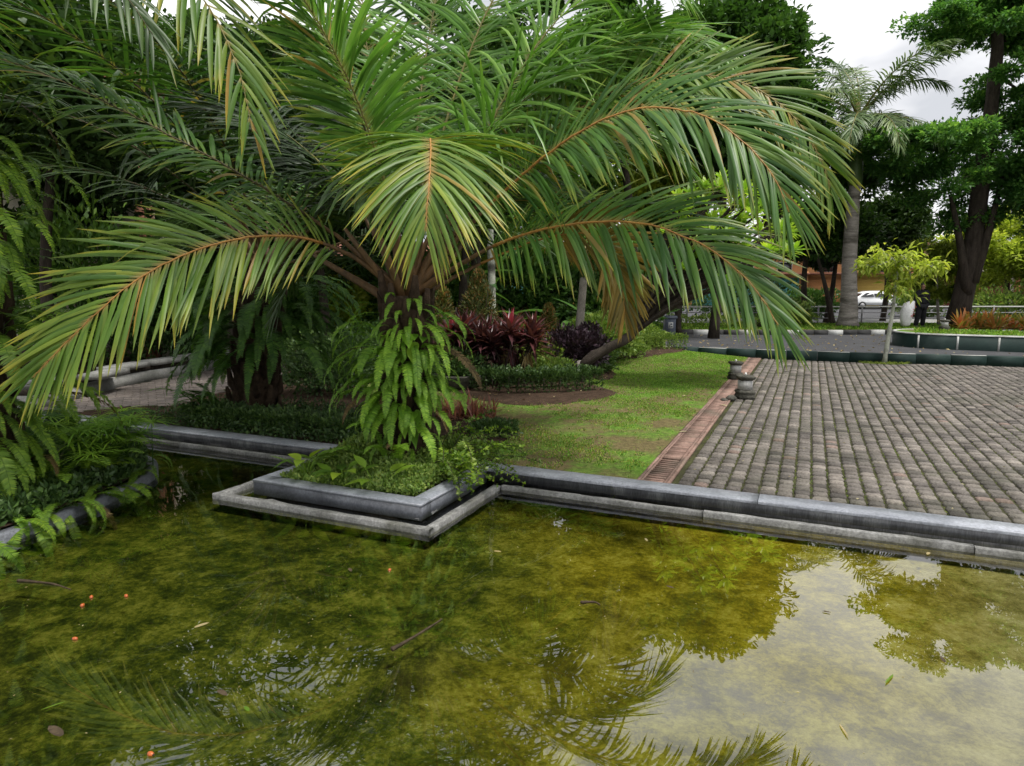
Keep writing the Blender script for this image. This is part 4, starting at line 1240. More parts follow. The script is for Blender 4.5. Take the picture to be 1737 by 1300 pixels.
hedge('low_hedge', 'clipped dark green hedge in front of the red cordylines', [(770, 652), (850, 664), (930, 665), (1008, 660)], .5, .32, 9000, 'hedge')
hedge('low_hedge', 'low hedge with pale new growth at the far end of the lawn', [(1020, 605), (1075, 606), (1145, 600)], .7, .34, 6000, 'hedge_light', dz=.0)
hedge('low_hedge', 'shaded low hedge along the pool edge beneath the rear palm', None, .35, .22, 7000, 'hedge', pts=[uvz(-6.6, 5.6), uvz(-5.6, 5.55), uvz(-4.6, 5.6), uvz(-3.9, 5.7)])
scatter_shrub('shrub', 'small olive shrub at the soil tip right of the front palm', 'shrub', ground(838, 738, .02) + UP * .06, (.26, .22, .1), 2200, .045, .024, 'hedge')
scatter_shrub('shrub', 'fluffy green shrub behind the hedge beside the leaning trunk', 'shrub', at(925, 632, 11.3), (.55, .4, .25), 3800, .06, .025, 'hedge_light')
scatter_shrub('shrub', 'fine leaved green shrub right of the leaning trunk', 'shrub', at(1005, 612, 12.6), (.45, .4, .28), 2600, .06, .03, 'hedge')
scatter_shrub('shrub', 'dark shade shrub left of the cordylines', 'shrub', at(770, 625, 10.8), (.5, .4, .3), 2600, .07, .03, 'hedge')
scatter_shrub('shrub', 'nearly black purple leaved bush behind the leaning trunk', 'shrub', at(968, 592, 12.2), (.62, .5, .36), 4200, .085, .05, 'purple')
scatter_shrub('shrub', 'small purple leaved bush right of the grey palm trunk', 'shrub', at(1000, 578, 12.6), (.22, .2, .3), 1100, .08, .045, 'purple')
scatter_shrub('shrub', 'white variegated shrub behind the purple bush', 'shrub', at(1020, 570, 14.0), (.75, .5, .42), 3600, .09, .05, 'hedge_light')
scatter_shrub('shrub', 'pale green rounded shrub at the end of the far hedge', 'shrub', at(1092, 575, 16.2), (.45, .45, .38), 3000, .07, .045, 'hedge_light')
scatter_shrub('shrub', 'pale variegated clump beside the red cordyline', 'shrub', at(920, 605, 12.0), (.4, .35, .3), 1800, .08, .04, 'hedge_light')
scatter_shrub('shrub', 'light green shrub in the far bed before the bin', 'shrub', at(1060, 590, 14.6), (.5, .4, .25), 2400, .06, .035, 'hedge_light')
for (x, y, d, r, h, lb) in ((812, 520, 12.6, .52, .75, 'bronze tipped conical shrub left of the lichen spotted trunk'), (752, 548, 12.2, .42, .7, 'bronze tipped conical shrub close behind the front palm'), (930, 560, 13.0, .38, .5, 'bronze tipped conical shrub behind the pink cordyline tips')):
    scatter_shrub('conical_shrub', lb, 'shrub', at(x, y, d), (r, r, h), 5200, .07, .03, 'conical', 'bronze tipped conical shrubs', shape='cone', lump=.1)


# cordylines: canes with rosettes of broad dark red leaves
def cordyline(label, px, py, d, nc, spread, hts, pink=1):
    b = at(px, py, d); b[2] = .06
    t = thing('red_cordyline', b, label, 'cordyline', 'red cordylines in the central bed')
    for k in range(nc):
        a = rng.random() * 6.28; h = random.uniform(*hts)
        base = np.array([math.cos(a) * spread * .25, math.sin(a) * spread * .2, 0])
        tip = np.array([math.cos(a) * spread, math.sin(a) * spread * .7, h])
        mb = MB(); mb.tube([base, base * .6 + tip * .4 + UP * .03, tip], [.02, .017, .014], 5); cane = mb.build('cane', M['bark_dark'], t)
        n = 26; f = np.linspace(0, 1, n); aa = np.arange(n) * 2.4; el = f * 1.35 - .1
        D = np.stack([np.cos(aa) * np.cos(el), np.sin(aa) * np.cos(el), np.sin(el)], 1)
        B = tip + UP * (f * .14 - .12)[:, None]
        pk = f > .88
        L = .5 * np.interp(f, [0, .5, 1], [.8, 1.05, .7]) * rng.uniform(.85, 1.1, n)
        for msk, mt in ((~pk, 'cordyline'), (pk, 'pink' if k % 4 == 0 and pink else 'cordyline')):
            mb = MB(); ribbons(mb, B[msk], D[msk], np.cross(D[msk], UP), L[msk], .075, droop=np.interp(f[msk], [0, 1], [.4, .03]), seg=5, fold=.3,
                               prof=lambda t: np.clip(np.sin(np.clip(t * 1.05 + .08, 0, 1) ** .8 * pi), .04, 1))
            mb.build('new_leaves' if mt == 'pink' else 'leaf_rosette', M[mt], cane, smooth=True)
        # withered lower leaves
        n = 14; aa = rng.random(n) * 6.28; D = np.stack([np.cos(aa) * .35, np.sin(aa) * .35, np.full(n, -1.)], 1)
        mb = MB(); ribbons(mb, base * .4 + tip * .6 + rng.normal(0, .03, (n, 3)), D, np.cross(D, rand_dirs(n)), rng.uniform(.2, .4, n), .03, droop=.1, seg=3, fold=.2)
        mb.build('withered_leaves', M['litter'] if k % 2 else M['cordyline'], cane)


cordyline('tall red cordyline clump with a pink shoot in the bed centre', 868, 640, 10.9, 9, .36, (.6, 1.1))
cordyline('dark red cordyline clump just right of the front trunk ferns', 800, 635, 11.1, 9, .36, (.5, .95))
cordyline('small maroon cordyline at the left end of the red clumps', 778, 628, 11.2, 6, .28, (.45, .8), 0)
cordyline('maroon cordyline between the two larger red clumps', 835, 625, 11.5, 8, .36, (.6, 1.0), 0)

# red strap-leaved plant by the palm
def strap_plant(name, label, cat, base, n, L, W, mat, lean=1.0, group=None, seg=4):
    t = thing(name, base, label, cat, group)
    a = rng.random(n) * 6.28; el = np.arccos(rng.random(n) * .9) ; el = rng.uniform(.3, 1.45, n)
    D = np.stack([np.cos(a) * np.cos(el), np.sin(a) * np.cos(el), np.sin(el)], 1)
    B = np.stack([rng.normal(0, .05 * lean, n), rng.normal(0, .05 * lean, n), np.zeros(n)], 1)
    mb = MB(); ribbons(mb, B, D, np.cross(D, UP), L * rng.uniform(.6, 1.1, n), W, droop=rng.uniform(.1, .5, n), seg=seg, fold=.25)
    mb.build('leaves', M[mat], t, smooth=True)
    return t


strap_plant('red_bromeliad', 'brick red strap leaved plant beside the front palm trunk', 'plant', ground(800, 708, .05), 150, .4, .026, 'redgrass', 3)
strap_plant('red_bromeliad', 'smaller red strap leaved plant tucked against the front trunk ferns', 'plant', ground(768, 706, .05), 100, .34, .024, 'redgrass', 3)

# broad leaved plants and ground cover in the planter
def broad_plant(label, base, n, L, W, h, mat='banana', name='broad_leaf_plant', spread=.12):
    t = thing(name, base, label, 'plant')
    for k in range(n):
        a = k * 2.4 + random.uniform(-.3, .3); hh = h * random.uniform(.5, 1.1)
        tip = np.array([math.cos(a) * spread * random.uniform(.4, 1.3), math.sin(a) * spread * random.uniform(.4, 1.3), hh])
        mb = MB(); mb.tube([np.zeros(3), tip * .5 + UP * hh * .1, tip], [.007, .006, .004], 5); s = mb.build('stem', M['fern_mid'], t)
        D = np.array([[math.cos(a), math.sin(a), random.uniform(-.1, .7)]])
        mb = MB(); ribbons(mb, tip[None], D, np.cross(D, UP), L * random.uniform(.75, 1.15), W * random.uniform(.8, 1.1), droop=random.uniform(.1, .4), seg=7, fold=.22,
                           prof=lambda t: np.clip(np.sin(np.clip(t + .02, 0, 1) ** .75 * pi), .03, 1))
        mb.build('leaf', M[mat], s, smooth=True)
    return t


broad_plant('broad leaved green plant with upright leaves at the planter left corner', uvz(-3.72, 4.2, .05), 9, .22, .1, .18, 'fern_mid')
broad_plant('broad leaved green plant with paired leaves along the planter front', uvz(-3.35, 4.18, .05), 9, .2, .1, .14, 'fern_mid')
broad_plant('single broad leaf seedling in the middle of the planter front', uvz(-3.0, 4.15, .05), 5, .2, .09, .16, 'fern_mid')
broad_plant('leafy seedling close to the channel side of the planter', uvz(-3.82, 4.5, .05), 6, .17, .08, .12, 'fern_mid')
N = 24000
u = rng.uniform(-3.88, -2.6, N); v = rng.uniform(4.06, 5.6, N)
hh = .04 + .24 * np.exp(-((v - 4.9) / .5) ** 2) * (.6 + .4 * np.sin(u * 5) * np.sin(v * 7)) + .05 * np.clip((u + 3.4), 0, 1)
P = u[:, None] * DU + v[:, None] * DV + UP * (.04 + hh * rng.random(N) ** .5)[:, None]
mb = MB(); leaves(mb, P, nrm(rand_dirs(N) + UP * .7), rand_dirs(N), rng.uniform(.02, .052, N), rng.uniform(.012, .03, N), tint=np.clip(rng.normal(.5, .3, N), 0, 1))
tag(mb.build('ground_cover', M['hedge_light']), 'small leaved green ground cover filling the planter box', 'ground cover', kind='stuff')
N = 9000
u = rng.uniform(-7.2, -3.9, N); v = rng.uniform(5.2, 6.8, N)
P = u[:, None] * DU + v[:, None] * DV + UP * (.03 + .16 * rng.random(N) ** 1.3)[:, None]
mb = MB(); leaves(mb, P, nrm(rand_dirs(N) + UP * .7), rand_dirs(N), rng.uniform(.025, .055, N), rng.uniform(.015, .03, N), tint=np.clip(rng.normal(.3, .25, N), 0, 1))
tag(mb.build('ground_cover', M['hedge']), 'dark low ground cover around the rear palm', 'ground cover', kind='stuff')
N = 9000
ii = rng.integers(0, len(LPi), N)
q = LPi.mean(0) + (LPi[ii] - LPi.mean(0)) * (rng.random(N) ** .4)[:, None]
P = np.c_[q[:, :2], .04 + .14 * rng.random(N) ** 1.5]
mb = MB(); leaves(mb, P, nrm(rand_dirs(N) + UP * .7), rand_dirs(N), rng.uniform(.03, .09, N), rng.uniform(.015, .035, N), tint=np.clip(rng.normal(.3, .25, N), 0, 1))
tag(mb.build('ground_cover', M['hedge']), 'dark ground cover under the ferns of the curved planter', 'ground cover', kind='stuff')
# trailing shrub spilling over the wall to the right
t = thing('trailing_shrub', uvz(-2.75, 4.75, .06), 'trailing green shrub spilling over the pool edge right of the palm', 'shrub'); o = np.array(t.location)
for k in range(48):
    a = random.uniform(.2, 3.0); L = random.uniform(.45, .95)
    cpts = free_frond(np.array([random.uniform(-.15, .1), random.uniform(-.15, .25), 0]), a, random.uniform(.5, 1.0), L, random.uniform(1.0, 1.7), .2, 12)
    mb = MB(); mb.tube(cpts, np.linspace(.005, .002, 12), 4, cap=False); s = mb.build('stem', M['bark_dark'], t)
    n = 80; f = rng.uniform(.1, 1, n); i0 = np.clip((f * 11).astype(int), 0, 10)
    B = cpts[i0] + (cpts[i0 + 1] - cpts[i0]) * rng.random((n, 1))
    mb = MB(); leaves(mb, B, nrm(rand_dirs(n) * .8 + np.cross(nrm(cpts[i0 + 1] - cpts[i0]), UP) * np.where(rng.random((n, 1)) < .5, 1, -1)), rand_dirs(n) + UP, rng.uniform(.03, .055, n), rng.uniform(.014, .024, n))
    mb.build('leaves', M['fern_mid' if k % 3 else 'hedge_light'], s)
# banana-like broad leaves in the middle of the bed
for (x, y, d, n, L, lb) in ((890, 560, 14.5, 9, 1.0, 'dark broad banana like leaves behind the cordylines'), (950, 540, 15.0, 9, 1.1, 'large leaved green clump left of the grey palm trunk'), (1010, 545, 15.5, 8, .9, 'light broad leaved clump right of the grey palm trunk'), (800, 470, 15.5, 7, 1.2, 'tall banana leaves behind the lichen spotted trunk')):
    b = at(x, y, d); zt = b[2]; b[2] = .1
    broad_plant(lb, b, n + 4, L, L * .27, max(.5, zt), 'banana', 'broad_leaf_clump', .35)

# lawn grass
N = 190000
u = rng.uniform(-6.5, CU0 - .03, N); v = 5.22 + rng.random(N) ** 1.25 * 13.5
X = u * DU[0] + v * DV[0]; Y = u * DU[1] + v * DV[1]
ok = Y < kerb_y(X) - .15
for b in BEDS:
    c = b.mean(0); ok &= ~in_poly(X, Y, c + (b - c) * .96)
px, py, zf = project(np.stack([X, Y, 0 * X], 1))
ok &= (px > 560) & (px < 1500)
patch = .8 * np.sin(X * 1.9 + 1) * np.sin(Y * 1.6 + .4) + .5 * np.sin(X * 4.3 + Y * 3.1) + .6 * np.sin(X * 11 + 2 * np.sin(Y * 5)) * np.sin(Y * 9 + 2 * np.sin(X * 4)) + .4 * np.sin(X * 23 + Y * 7) * np.sin(Y * 19 - X * 5)
bare = np.clip((11.5 - Y) / 4.0, 0, 1) * .85 + .12 + .7 * np.exp(-((u - CU0) / .3) ** 2) * np.clip((13 - v) / 3, 0, 1)
ok &= rng.random(N) > np.clip(bare * (.85 + .8 * patch), 0, .985)
X, Y = X[ok], Y[ok]; n = len(X)
P = np.stack([X, Y, lawn_z(X, Y) + .004], 1)
D = nrm(np.c_[rng.normal(0, .8, (n, 2)), rng.uniform(.4, 1.2, n)])
mb = MB(); leaves(mb, P, D, rand_dirs(n), rng.uniform(.016, .036, n), rng.uniform(.007, .015, n), tint=np.where(rng.random(n) < np.clip((11 - Y) / 9, 0, .4) + .04, rng.uniform(.93, 1, n), np.clip(rng.normal(.5, .25, n) + .18 * np.clip((Y - 9) / 6, -1, 1), 0, .9)))
tag(mb.build('lawn_grass', M['grass']), 'short bright green lawn grass beside the drain', 'grass', kind='stuff')
N = 26000
X = rng.uniform(4, 30, N); Y = rng.uniform(24.6, 28.6, N)
D = nrm(np.c_[rng.normal(0, .8, (N, 2)), rng.uniform(.5, 1.2, N)])
mb = MB(); leaves(mb, np.stack([X, Y, np.full(N, .13)], 1), D, rand_dirs(N), rng.uniform(.05, .14, N), rng.uniform(.02, .05, N))
tag(mb.build('verge_grass', M['grass']), 'rough grass of the verge across the road', 'grass', kind='stuff')
N = 9000
s = rng.uniform(.3, 12, N); w = rng.uniform(.2, 2.4, N)
P = ISL[0] + s[:, None] * ISL[1] + w[:, None] * ISL[2]; P[:, 2] = .4
D = nrm(np.c_[rng.normal(0, .8, (N, 2)), rng.uniform(.4, 1.2, N)])
mb = MB(); leaves(mb, P, D, rand_dirs(N), rng.uniform(.04, .11, N), rng.uniform(.02, .04, N))
tag(mb.build('island_grass', M['grass']), 'tufty grass on the green walled road island', 'grass', kind='stuff')

# ------------------------------------------------------------------ trees
def tree(name, label, base, trunk_pts, r0, crowns, leafmat, barkmat, nleaf, L, W, clump=(14, .55), group=None, sides=9, flat=.6, droop=.0, cat='tree'):
    """crowns: (centre, (rx,ry,rz), share). Leaves sit in clumps; limbs run from the trunk to the clumps"""
    t = thing(name, base, label, cat, group); o = np.array(base, float)
    TP = spline(trunk_pts, 14)
    mb = MB(); rr = np.interp(np.linspace(0, 1, 14), [0, .06, 1], [r0 * 1.2, r0, r0 * .45]); mb.tube(TP - o, rr, sides, wob=.05)
    tr = mb.build('trunk', M[barkmat], t, smooth=True)
    limbs = MB(); fol = MB(); tot = sum(c[2] for c in crowns)
    for c, r, sh in crowns:
        c = np.asarray(c, float); r = np.asarray(r, float)
        nc = max(4, int(clump[0] * sh))
        q = rand_dirs(nc) * (rng.uniform(.35, 1, nc) ** .6)[:, None]
        cc = c + q * r
        per = int(nleaf * sh / tot / nc)
        nodes_ = [TP[j] for j in (8, 10, 12, 13)]; nrad = [rr[j] * .4 for j in (8, 10, 12, 13)]
        order_ = np.argsort(np.linalg.norm(cc - TP[11], axis=1))
        for k in order_:
            dist = [np.linalg.norm(cc[k] - q_) for q_ in nodes_]; j = int(np.argmin(dist)); a = nodes_[j]
            m = a * .5 + cc[k] * .5 + np.array([0, 0, .08 * dist[j]]) + rng.normal(0, .06, 3) * dist[j]
            limbs.tube(spline([a - o, m - o, cc[k] - o], 6), np.linspace(nrad[j] * .75, max(.012, nrad[j] * .4), 6), 5, cap=False)
            nodes_.append(cc[k]); nrad.append(max(.014, nrad[j] * .55))
            cr = clump[1] * rng.uniform(.65, 1.3)
            d = rand_dirs(per) * (rng.random(per) ** .4)[:, None] * np.array([1, 1, flat]) * cr
            P = cc[k] + d * (1 + .25 * np.sin(d[:, :1] * 9))
            D = nrm(d / cr + rand_dirs(per) * .8 + UP * (.1 - droop))
            S = nrm(np.cross(D, UP) + rand_dirs(per) * .45)
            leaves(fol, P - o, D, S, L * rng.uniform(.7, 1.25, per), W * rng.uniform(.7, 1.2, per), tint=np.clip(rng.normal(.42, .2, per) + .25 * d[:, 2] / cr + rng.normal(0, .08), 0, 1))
    tag(limbs.build('limbs', M[barkmat], tr, smooth=True), kind='stuff')
    fol.build('crown', M[leafmat], t)
    return t


def simple_tree(label, x, y, h, r, leafmat='tree_dark', barkmat='bark_dark', n=14000, L=.17, W=.085, low=.35, r0=.16, group=None, clump=(44, .85), name='broadleaf_tree', ry=None):
    b = np.array([x, y, 0.])
    c = np.array([x, y, h * (1 + low) / 2])
    return tree(name, label, b, [b, b + np.array([random.uniform(-.2, .2), 0, h * .3]), b + np.array([random.uniform(-.5, .5), 0, h * .7])], r0,
                [(c, (r, ry or r, h * (1 - low) / 2), 1.0)], leafmat, barkmat, n, L, W, clump, group)


def px_xy(px, d):
    return (px - 868.5) / F_PX * d * 1.0


# big right tree
BT = at(1622, 548, 26.2); BT[2] = .15
d = 26.2
tree('broadleaf_tree', 'large dark trunked tree with layered crown on the right verge', BT, [BT, at(1640, 470, d), at(1655, 380, d), at(1672, 250, d), at(1690, 100, d), at(1690, -10, d)], .38,
     [(at(1570, 255, d - 1), (2.2, 2.4, .85), .9), (at(1655, 330, d), (3.0, 2.4, 1.3), 1.2), (at(1735, 240, d), (2.4, 2.5, 1.8), 1.0), (at(1600, 40, d), (1.3, 1.5, .85), .5),
      (at(1715, 90, d), (2.0, 2.5, 1.7), .9), (at(1690, -15, d), (2.2, 2.2, 1.2), .9), (at(1800, 20, d), (2.4, 2.4, 1.8), 1.0), (at(1830, 260, d), (2, 2.4, 2.4), .8)],
     'tree_blue', 'bark_dark', 84000, .19, .1, (25, .6), flat=.5)
for (x0, x1, y0, y1) in ((1640, 1612, 500, 330), (1650, 1700, 480, 300)):
    mb = MB(); mb.tube(spline([at(x0, y0, d - .2), at((x0 + x1) / 2 + 3, (y0 + y1) / 2, d - .35), at(x1, y1, d - .3)], 8), np.linspace(.2, .07, 8), 8)
    mb.build('side_stem', M['bark_dark'], bpy.data.objects[0] if False else [q for q in bpy.data.objects if q.get('label', '').startswith('large dark trunked')][0], smooth=True)
    ob = COL.objects[-1]; ob.location = tuple(-np.array(BT))
# lime young trees
d = 27.5; b = at(1592, 552, d); b[2] = .15
tree('young_tree', 'yellow green feathery tree beside the person with the sack', b, [b, at(1590, 500, d), at(1588, 440, d)], .06,
     [(at(1590, 435, d), (1.3, 1.1, .8), 1.0), (at(1600, 490, d), (.9, .9, .6), .6), (at(1560, 470, d), (.8, .8, .5), .5)], 'tree_lime', 'bark_grey', 9000, .2, .07, (14, .42))
b = ground(1500, 616, 0); d = b[1]
tree('young_tree', 'slender leaning young tree with yellow green leaves standing in the plaza', b, [b, at(1507, 570, d), at(1514, 530, d), at(1520, 480, d), at(1523, 450, d)], .05,
     [(at(1502, 438, d), (.46, .4, .2), 1.0), (at(1552, 446, d), (.44, .4, .3), .8), (at(1530, 478, d), (.42, .35, .32), .7), (at(1478, 452, d), (.22, .3, .16), .4)], 'tree_lime', 'bark_lichen', 950, .19, .06, (13, .24), droop=.7)
mb = MB()
n = 900; aa = rng.random(n) * 6.28; rr_ = rng.random(n) ** .5 * .45
mb2 = MB(); leaves(mb2, b + np.stack([np.cos(aa) * rr_ * 1.2, np.sin(aa) * rr_ * .8, np.full(n, .004)], 1), nrm(np.c_[rng.normal(0, 1, (n, 2)), np.full(n, .5)]), rand_dirs(n), .05, .015)
tag(mb2.build('weed_patch', M['moss']), 'mossy weed patch around the slender plaza tree', 'weeds', kind='stuff')
# background trees to the right
for (px, d, h, r, mt, low, n, lb) in ((1290, 25.5, 9.6, 1.6, 'tree', .55, 14000, 'tall green tree rising behind the golden palm frond'),
                                     (1365, 30, 9.2, 2.6, 'tree', .3, 16000, 'mid green tree left of the royal palm trunk'),
                                     (1400, 31.5, 5.6, 2.6, 'tree_dark', .5, 12000, 'dense dark tree right behind the royal palm trunk on its left'),
                                     (1495, 33, 6.0, 2.1, 'tree_dark', .5, 12000, 'very dark dense tree right of the royal palm trunk'),
                                     (1700, 36, 5.6, 3.2, 'tree_lime', .35, 12000, 'olive yellow tree behind the large tree on the right'),
                                     (1790, 33, 5.0, 2.4, 'tree_lime', .3, 9000, 'yellow green tree at the right edge beyond the rail'),
                                     (1210, 22, 10.4, 2.2, 'tree', .5, 15000, 'high crowned green tree above the right palm fronds'),
                                     (1150, 30, 14.5, 3.6, 'tree', .25, 15000, 'green tree behind the plumeria'),
                                     (1090, 26, 9, 3.0, 'tree_lime', .2, 12000, 'light green tree behind the bin'),
                                     (980, 28, 13.5, 4.2, 'tree', .2, 18000, 'green tree behind the grey palm trunk'),
                                     (860, 24, 10.6, 3.6, 'tree', .2, 17000, 'tall green tree seen between the crown petioles'),
                                     (740, 26, 11.6, 4.0, 'tree', .2, 17000, 'green tree straight behind the front palm'),
                                     (600, 22, 9.6, 3.4, 'tree', .25, 15000, 'green tree between the front and rear palm crowns'),
                                     (470, 19, 8.8, 3.0, 'tree_dark', .3, 15000, 'dark tree behind the rear palm crown'),
                                     (360, 24, 11, 3.6, 'tree', .25, 14000, 'green tree right of the terracotta pillar'),
                                     (150, 18, 9, 3.2, 'tree_dark', .25, 15000, 'dark tree left of the terracotta pillar'),
                                     (-60, 15, 6.8, 3.4, 'tree_dark', .2, 15000, 'dark tree beyond the left edge palm'),
                                     (1060, 18.5, 8.6, 2.5, 'tree', .6, 14000, 'green tree whose crown tops the middle fronds'),
                                     (800, 17, 7, 2.4, 'tree_dark', .55, 13000, 'dark stemmed tree behind the conical shrubs'),
                                     (1880, 24, 11, 3.4, 'tree_blue', .2, 14000, 'bluish tree past the right edge of the plaza')):
    simple_tree(lb, px_xy(px, d), d, h, r, mt, n=int(n * 1.7), low=low, L=.25 if d > 20 else .19, W=.14 if d > 20 else .1, group='background trees', r0=.17 if d < 30 else .14)
# second trunk fork under the dark tree
# lichen spotted trunk
d = 14.5; b = at(835, 560, d); b[2] = .1
tree('lichen_tree', 'straight pale trunk tree with dark lichen spots in the bed', b, [b, at(834, 480, d), at(832, 400, d), at(830, 250, d)], .1, [(at(830, 120, d), (1.6, 1.6, 1.2), 1)], 'tree', 'bark_lichen', 8000, .13, .07, (20, .45))
# plumeria: leaning trunk and a crown of bright leaf rosettes
b = ground(983, 648, .04); d = b[1]
t = thing('plumeria', b, 'leaning plumeria with bright yellow green leaf rosettes behind the palm fronds', 'tree'); o = np.array(b)
TP = spline([b, at(986, 632, d), at(1000, 610, d - .1), at(1035, 590, d - .1), at(1070, 568, d), at(1110, 500, d)], 16)
mb = MB(); mb.tube(TP - o, np.interp(np.linspace(0, 1, 16), [0, .65, 1], [.1, .075, .03]), 10, wob=.16); tr = mb.build('trunk', M['bark_dark'], t, smooth=True)
mb = MB(); mb.tube(spline([b - o, at(985, 630, d) - o, at(984, 612, d) - o], 5), [.1, .085, .08, .07, .05], 8, wob=.08); mb.build('stump', M['bark_grey'], t, smooth=True)
limbs = MB(); tips = []
for k in range(80):
    tip = at(random.uniform(1130, 1345), 0, d)
    a = random.uniform(0, 2 * pi); rr_ = math.sqrt(random.random())
    tip = at(1240 + 118 * rr_ * math.cos(a), 400 + 88 * rr_ * math.sin(a) - 8, d + random.uniform(-.9, .9))
    tips.append(tip); j = TP[random.randint(9, 13)]
    limbs.tube(spline([j - o, (j + tip) / 2 + UP * .1 - o, tip - o], 6), np.linspace(.04, .016, 6), 5, cap=False)
tag(limbs.build('limbs', M['bark_dark'], tr, smooth=True), kind='stuff')
for tip in tips:
    n = 20; aa = np.arange(n) * 2.4; el = np.linspace(-.25, 1.2, n)
    D = np.stack([np.cos(aa) * np.cos(el), np.sin(aa) * np.cos(el), np.sin(el)], 1)
    mb = MB(); ribbons(mb, np.tile(tip - o, (n, 1)), D, np.cross(D, UP), rng.uniform(.2, .3, n), .075, droop=rng.uniform(.02, .3, n), seg=4, fold=.25, prof=lambda q: np.clip(np.sin(np.clip(q + .03, 0, 1) ** 1.2 * pi), .03, 1))
    mb.build('leaf_rosette', M['plumeria'], t, smooth=True)

# royal palm
RB = at(1437, 556, 26.5); RB[2] = .15; d = 26.5
royal = thing('royal_palm', RB, 'tall royal palm with smooth grey trunk on the far verge', 'palm tree'); o = np.array(RB)
TP = np.array([RB, at(1437, 548, d), at(1440, 520, d), at(1441, 440, d), at(1446, 360, d), at(1450, 315, d)])
mb = MB(); mb.tube(spline(TP, 24) - o, np.interp(np.linspace(0, 1, 24), [0, .05, .3, .8, 1], [.46, .36, .29, .25, .2]), 14, wob=.012); mb.build('trunk', M['bark_royal'], royal, smooth=True)
CT = at(1457, 200, d)
mb = MB(); mb.tube(spline([TP[-1], at(1453, 265, d), CT], 8) - o, [.25, .27, .25, .22, .18, .15, .12, .08], 10); mb.build('crownshaft', M['crownshaft'], royal, smooth=True)
for i in range(15):
    az = i * 2.4 + .3; el = (1.35, .95, .6, .3, .05)[i % 5]
    fo = palm_frond(royal, free_frond(CT - UP * .1 * i / 15, az, el, random.uniform(3.3, 4.1), random.uniform(1.0, 1.5), random.uniform(-.2, .2)), k=0.0, nl=84, Lm=.95, Wm=.075, droop=.45, mat='royal', rmat='rachis_green', messy=.3, seg=3, petiole=False, start=.12, r0=.05)
    fo.location = tuple(-o)
# small manila palm with grey ringed trunk in the bed
MBp = at(985, 620, 13.2); MBp[2] = .05
man = thing('small_palm', MBp, 'small palm with slim grey trunk behind the purple bush', 'palm tree'); o = np.array(MBp); d = 13.2
top = at(990, 470, d)
mb = MB(); mb.tube(spline([MBp, at(983, 560, d), at(987, 510, d), top], 12) - o, np.linspace(.095, .075, 12), 10, wob=.02); mb.build('trunk', M['bark_grey'], man, smooth=True)
mb = MB(); mb.tube(np.array([top, top + UP * .5]) - o, [.1, .04], 8); mb.build('crownshaft', M['crownshaft'], man, smooth=True)
for i in range(11):
    fo = palm_frond(man, free_frond(top + UP * .4, i * 2.4, random.uniform(.5, 1.2), random.uniform(1.6, 2.1), random.uniform(1.3, 1.8)), k=0, nl=36, Lm=.5, Wm=.04, droop=.4, mat='palm', messy=.2, seg=3, petiole=False, start=.15, r0=.02)
    fo.location = tuple(-o)
# dark thin trunks behind the front palm
for (px0, py0, px1, py1, d, r, lb) in ((775, 560, 790, 400, 15.5, .16, 'dark trunk seen through the front palm petioles'), (1150, 560, 1143, 470, 23.6, .13, 'thin brown tree trunk beside the bin'), (1412, 556, 1388, 440, 28.4, .13, 'forked dark stem left of the royal palm')):
    b = at(px0, py0, d); b[2] = .1
    tpx = at(px1, py1, d)
    tree('broadleaf_tree', lb, b, [b, (b + tpx) / 2 + np.array([.05, 0, 0]), tpx], r, [(tpx + UP * 1.2, (1.4, 1.2, .8), 1.0)], 'tree', 'bark_dark', 5000, .16, .08, (16, .5))
# leafy mass behind the low wall on the left, and a background hedge
hedge('back_hedge', 'dark hedge on the soil bank above the seat wall', None, .8, .55, 7000, 'hedge', .07, .04, .1, pts=[np.array([-10, 12.6, 0]), np.array([-8, 13.6, 0]), np.array([-6, 14.6, 0]), np.array([-3.5, 15.5, 0])])
hedge('back_hedge', 'yellow green clipped hedge far behind the rear palm', None, .9, .7, 6000, 'tree_lime', .1, .05, .0, pts=[np.array([-13, 20.5, 0]), np.array([-9, 20.6, 0]), np.array([-5, 20.8, 0]), np.array([-1, 21, 0])])
hedge('back_hedge', 'loose green hedge along the far verge behind the bin', None, .7, .5, 6000, 'hedge_light', .1, .05, .05, pts=[np.array([-2, 25.4, 0]), np.array([3, 25.3, 0]), np.array([7, 25.3, 0]), np.array([10, 25.4, 0])])
for k, (x, y, d) in enumerate(((1632, 556, 24.2), (1662, 554, 24.6), (1690, 553, 24.1), (1715, 552, 24.6), (1740, 552, 24.2), (1646, 552, 25.4), (1676, 550, 25.5), (1705, 550, 25.6), (1768, 552, 24.5))):
    b = at(x, y, d); b[2] = .15
    strap_plant('orange_bromeliad', ('first', 'second', 'third', 'fourth', 'fifth', 'sixth', 'seventh', 'eighth', 'ninth')[k] + ' orange and yellow bromeliad of the row under the large tree', 'bromeliad', b, 48, .95, .11, 'bromeliad', 1.2, 'orange bromeliads under the large tree', 4)

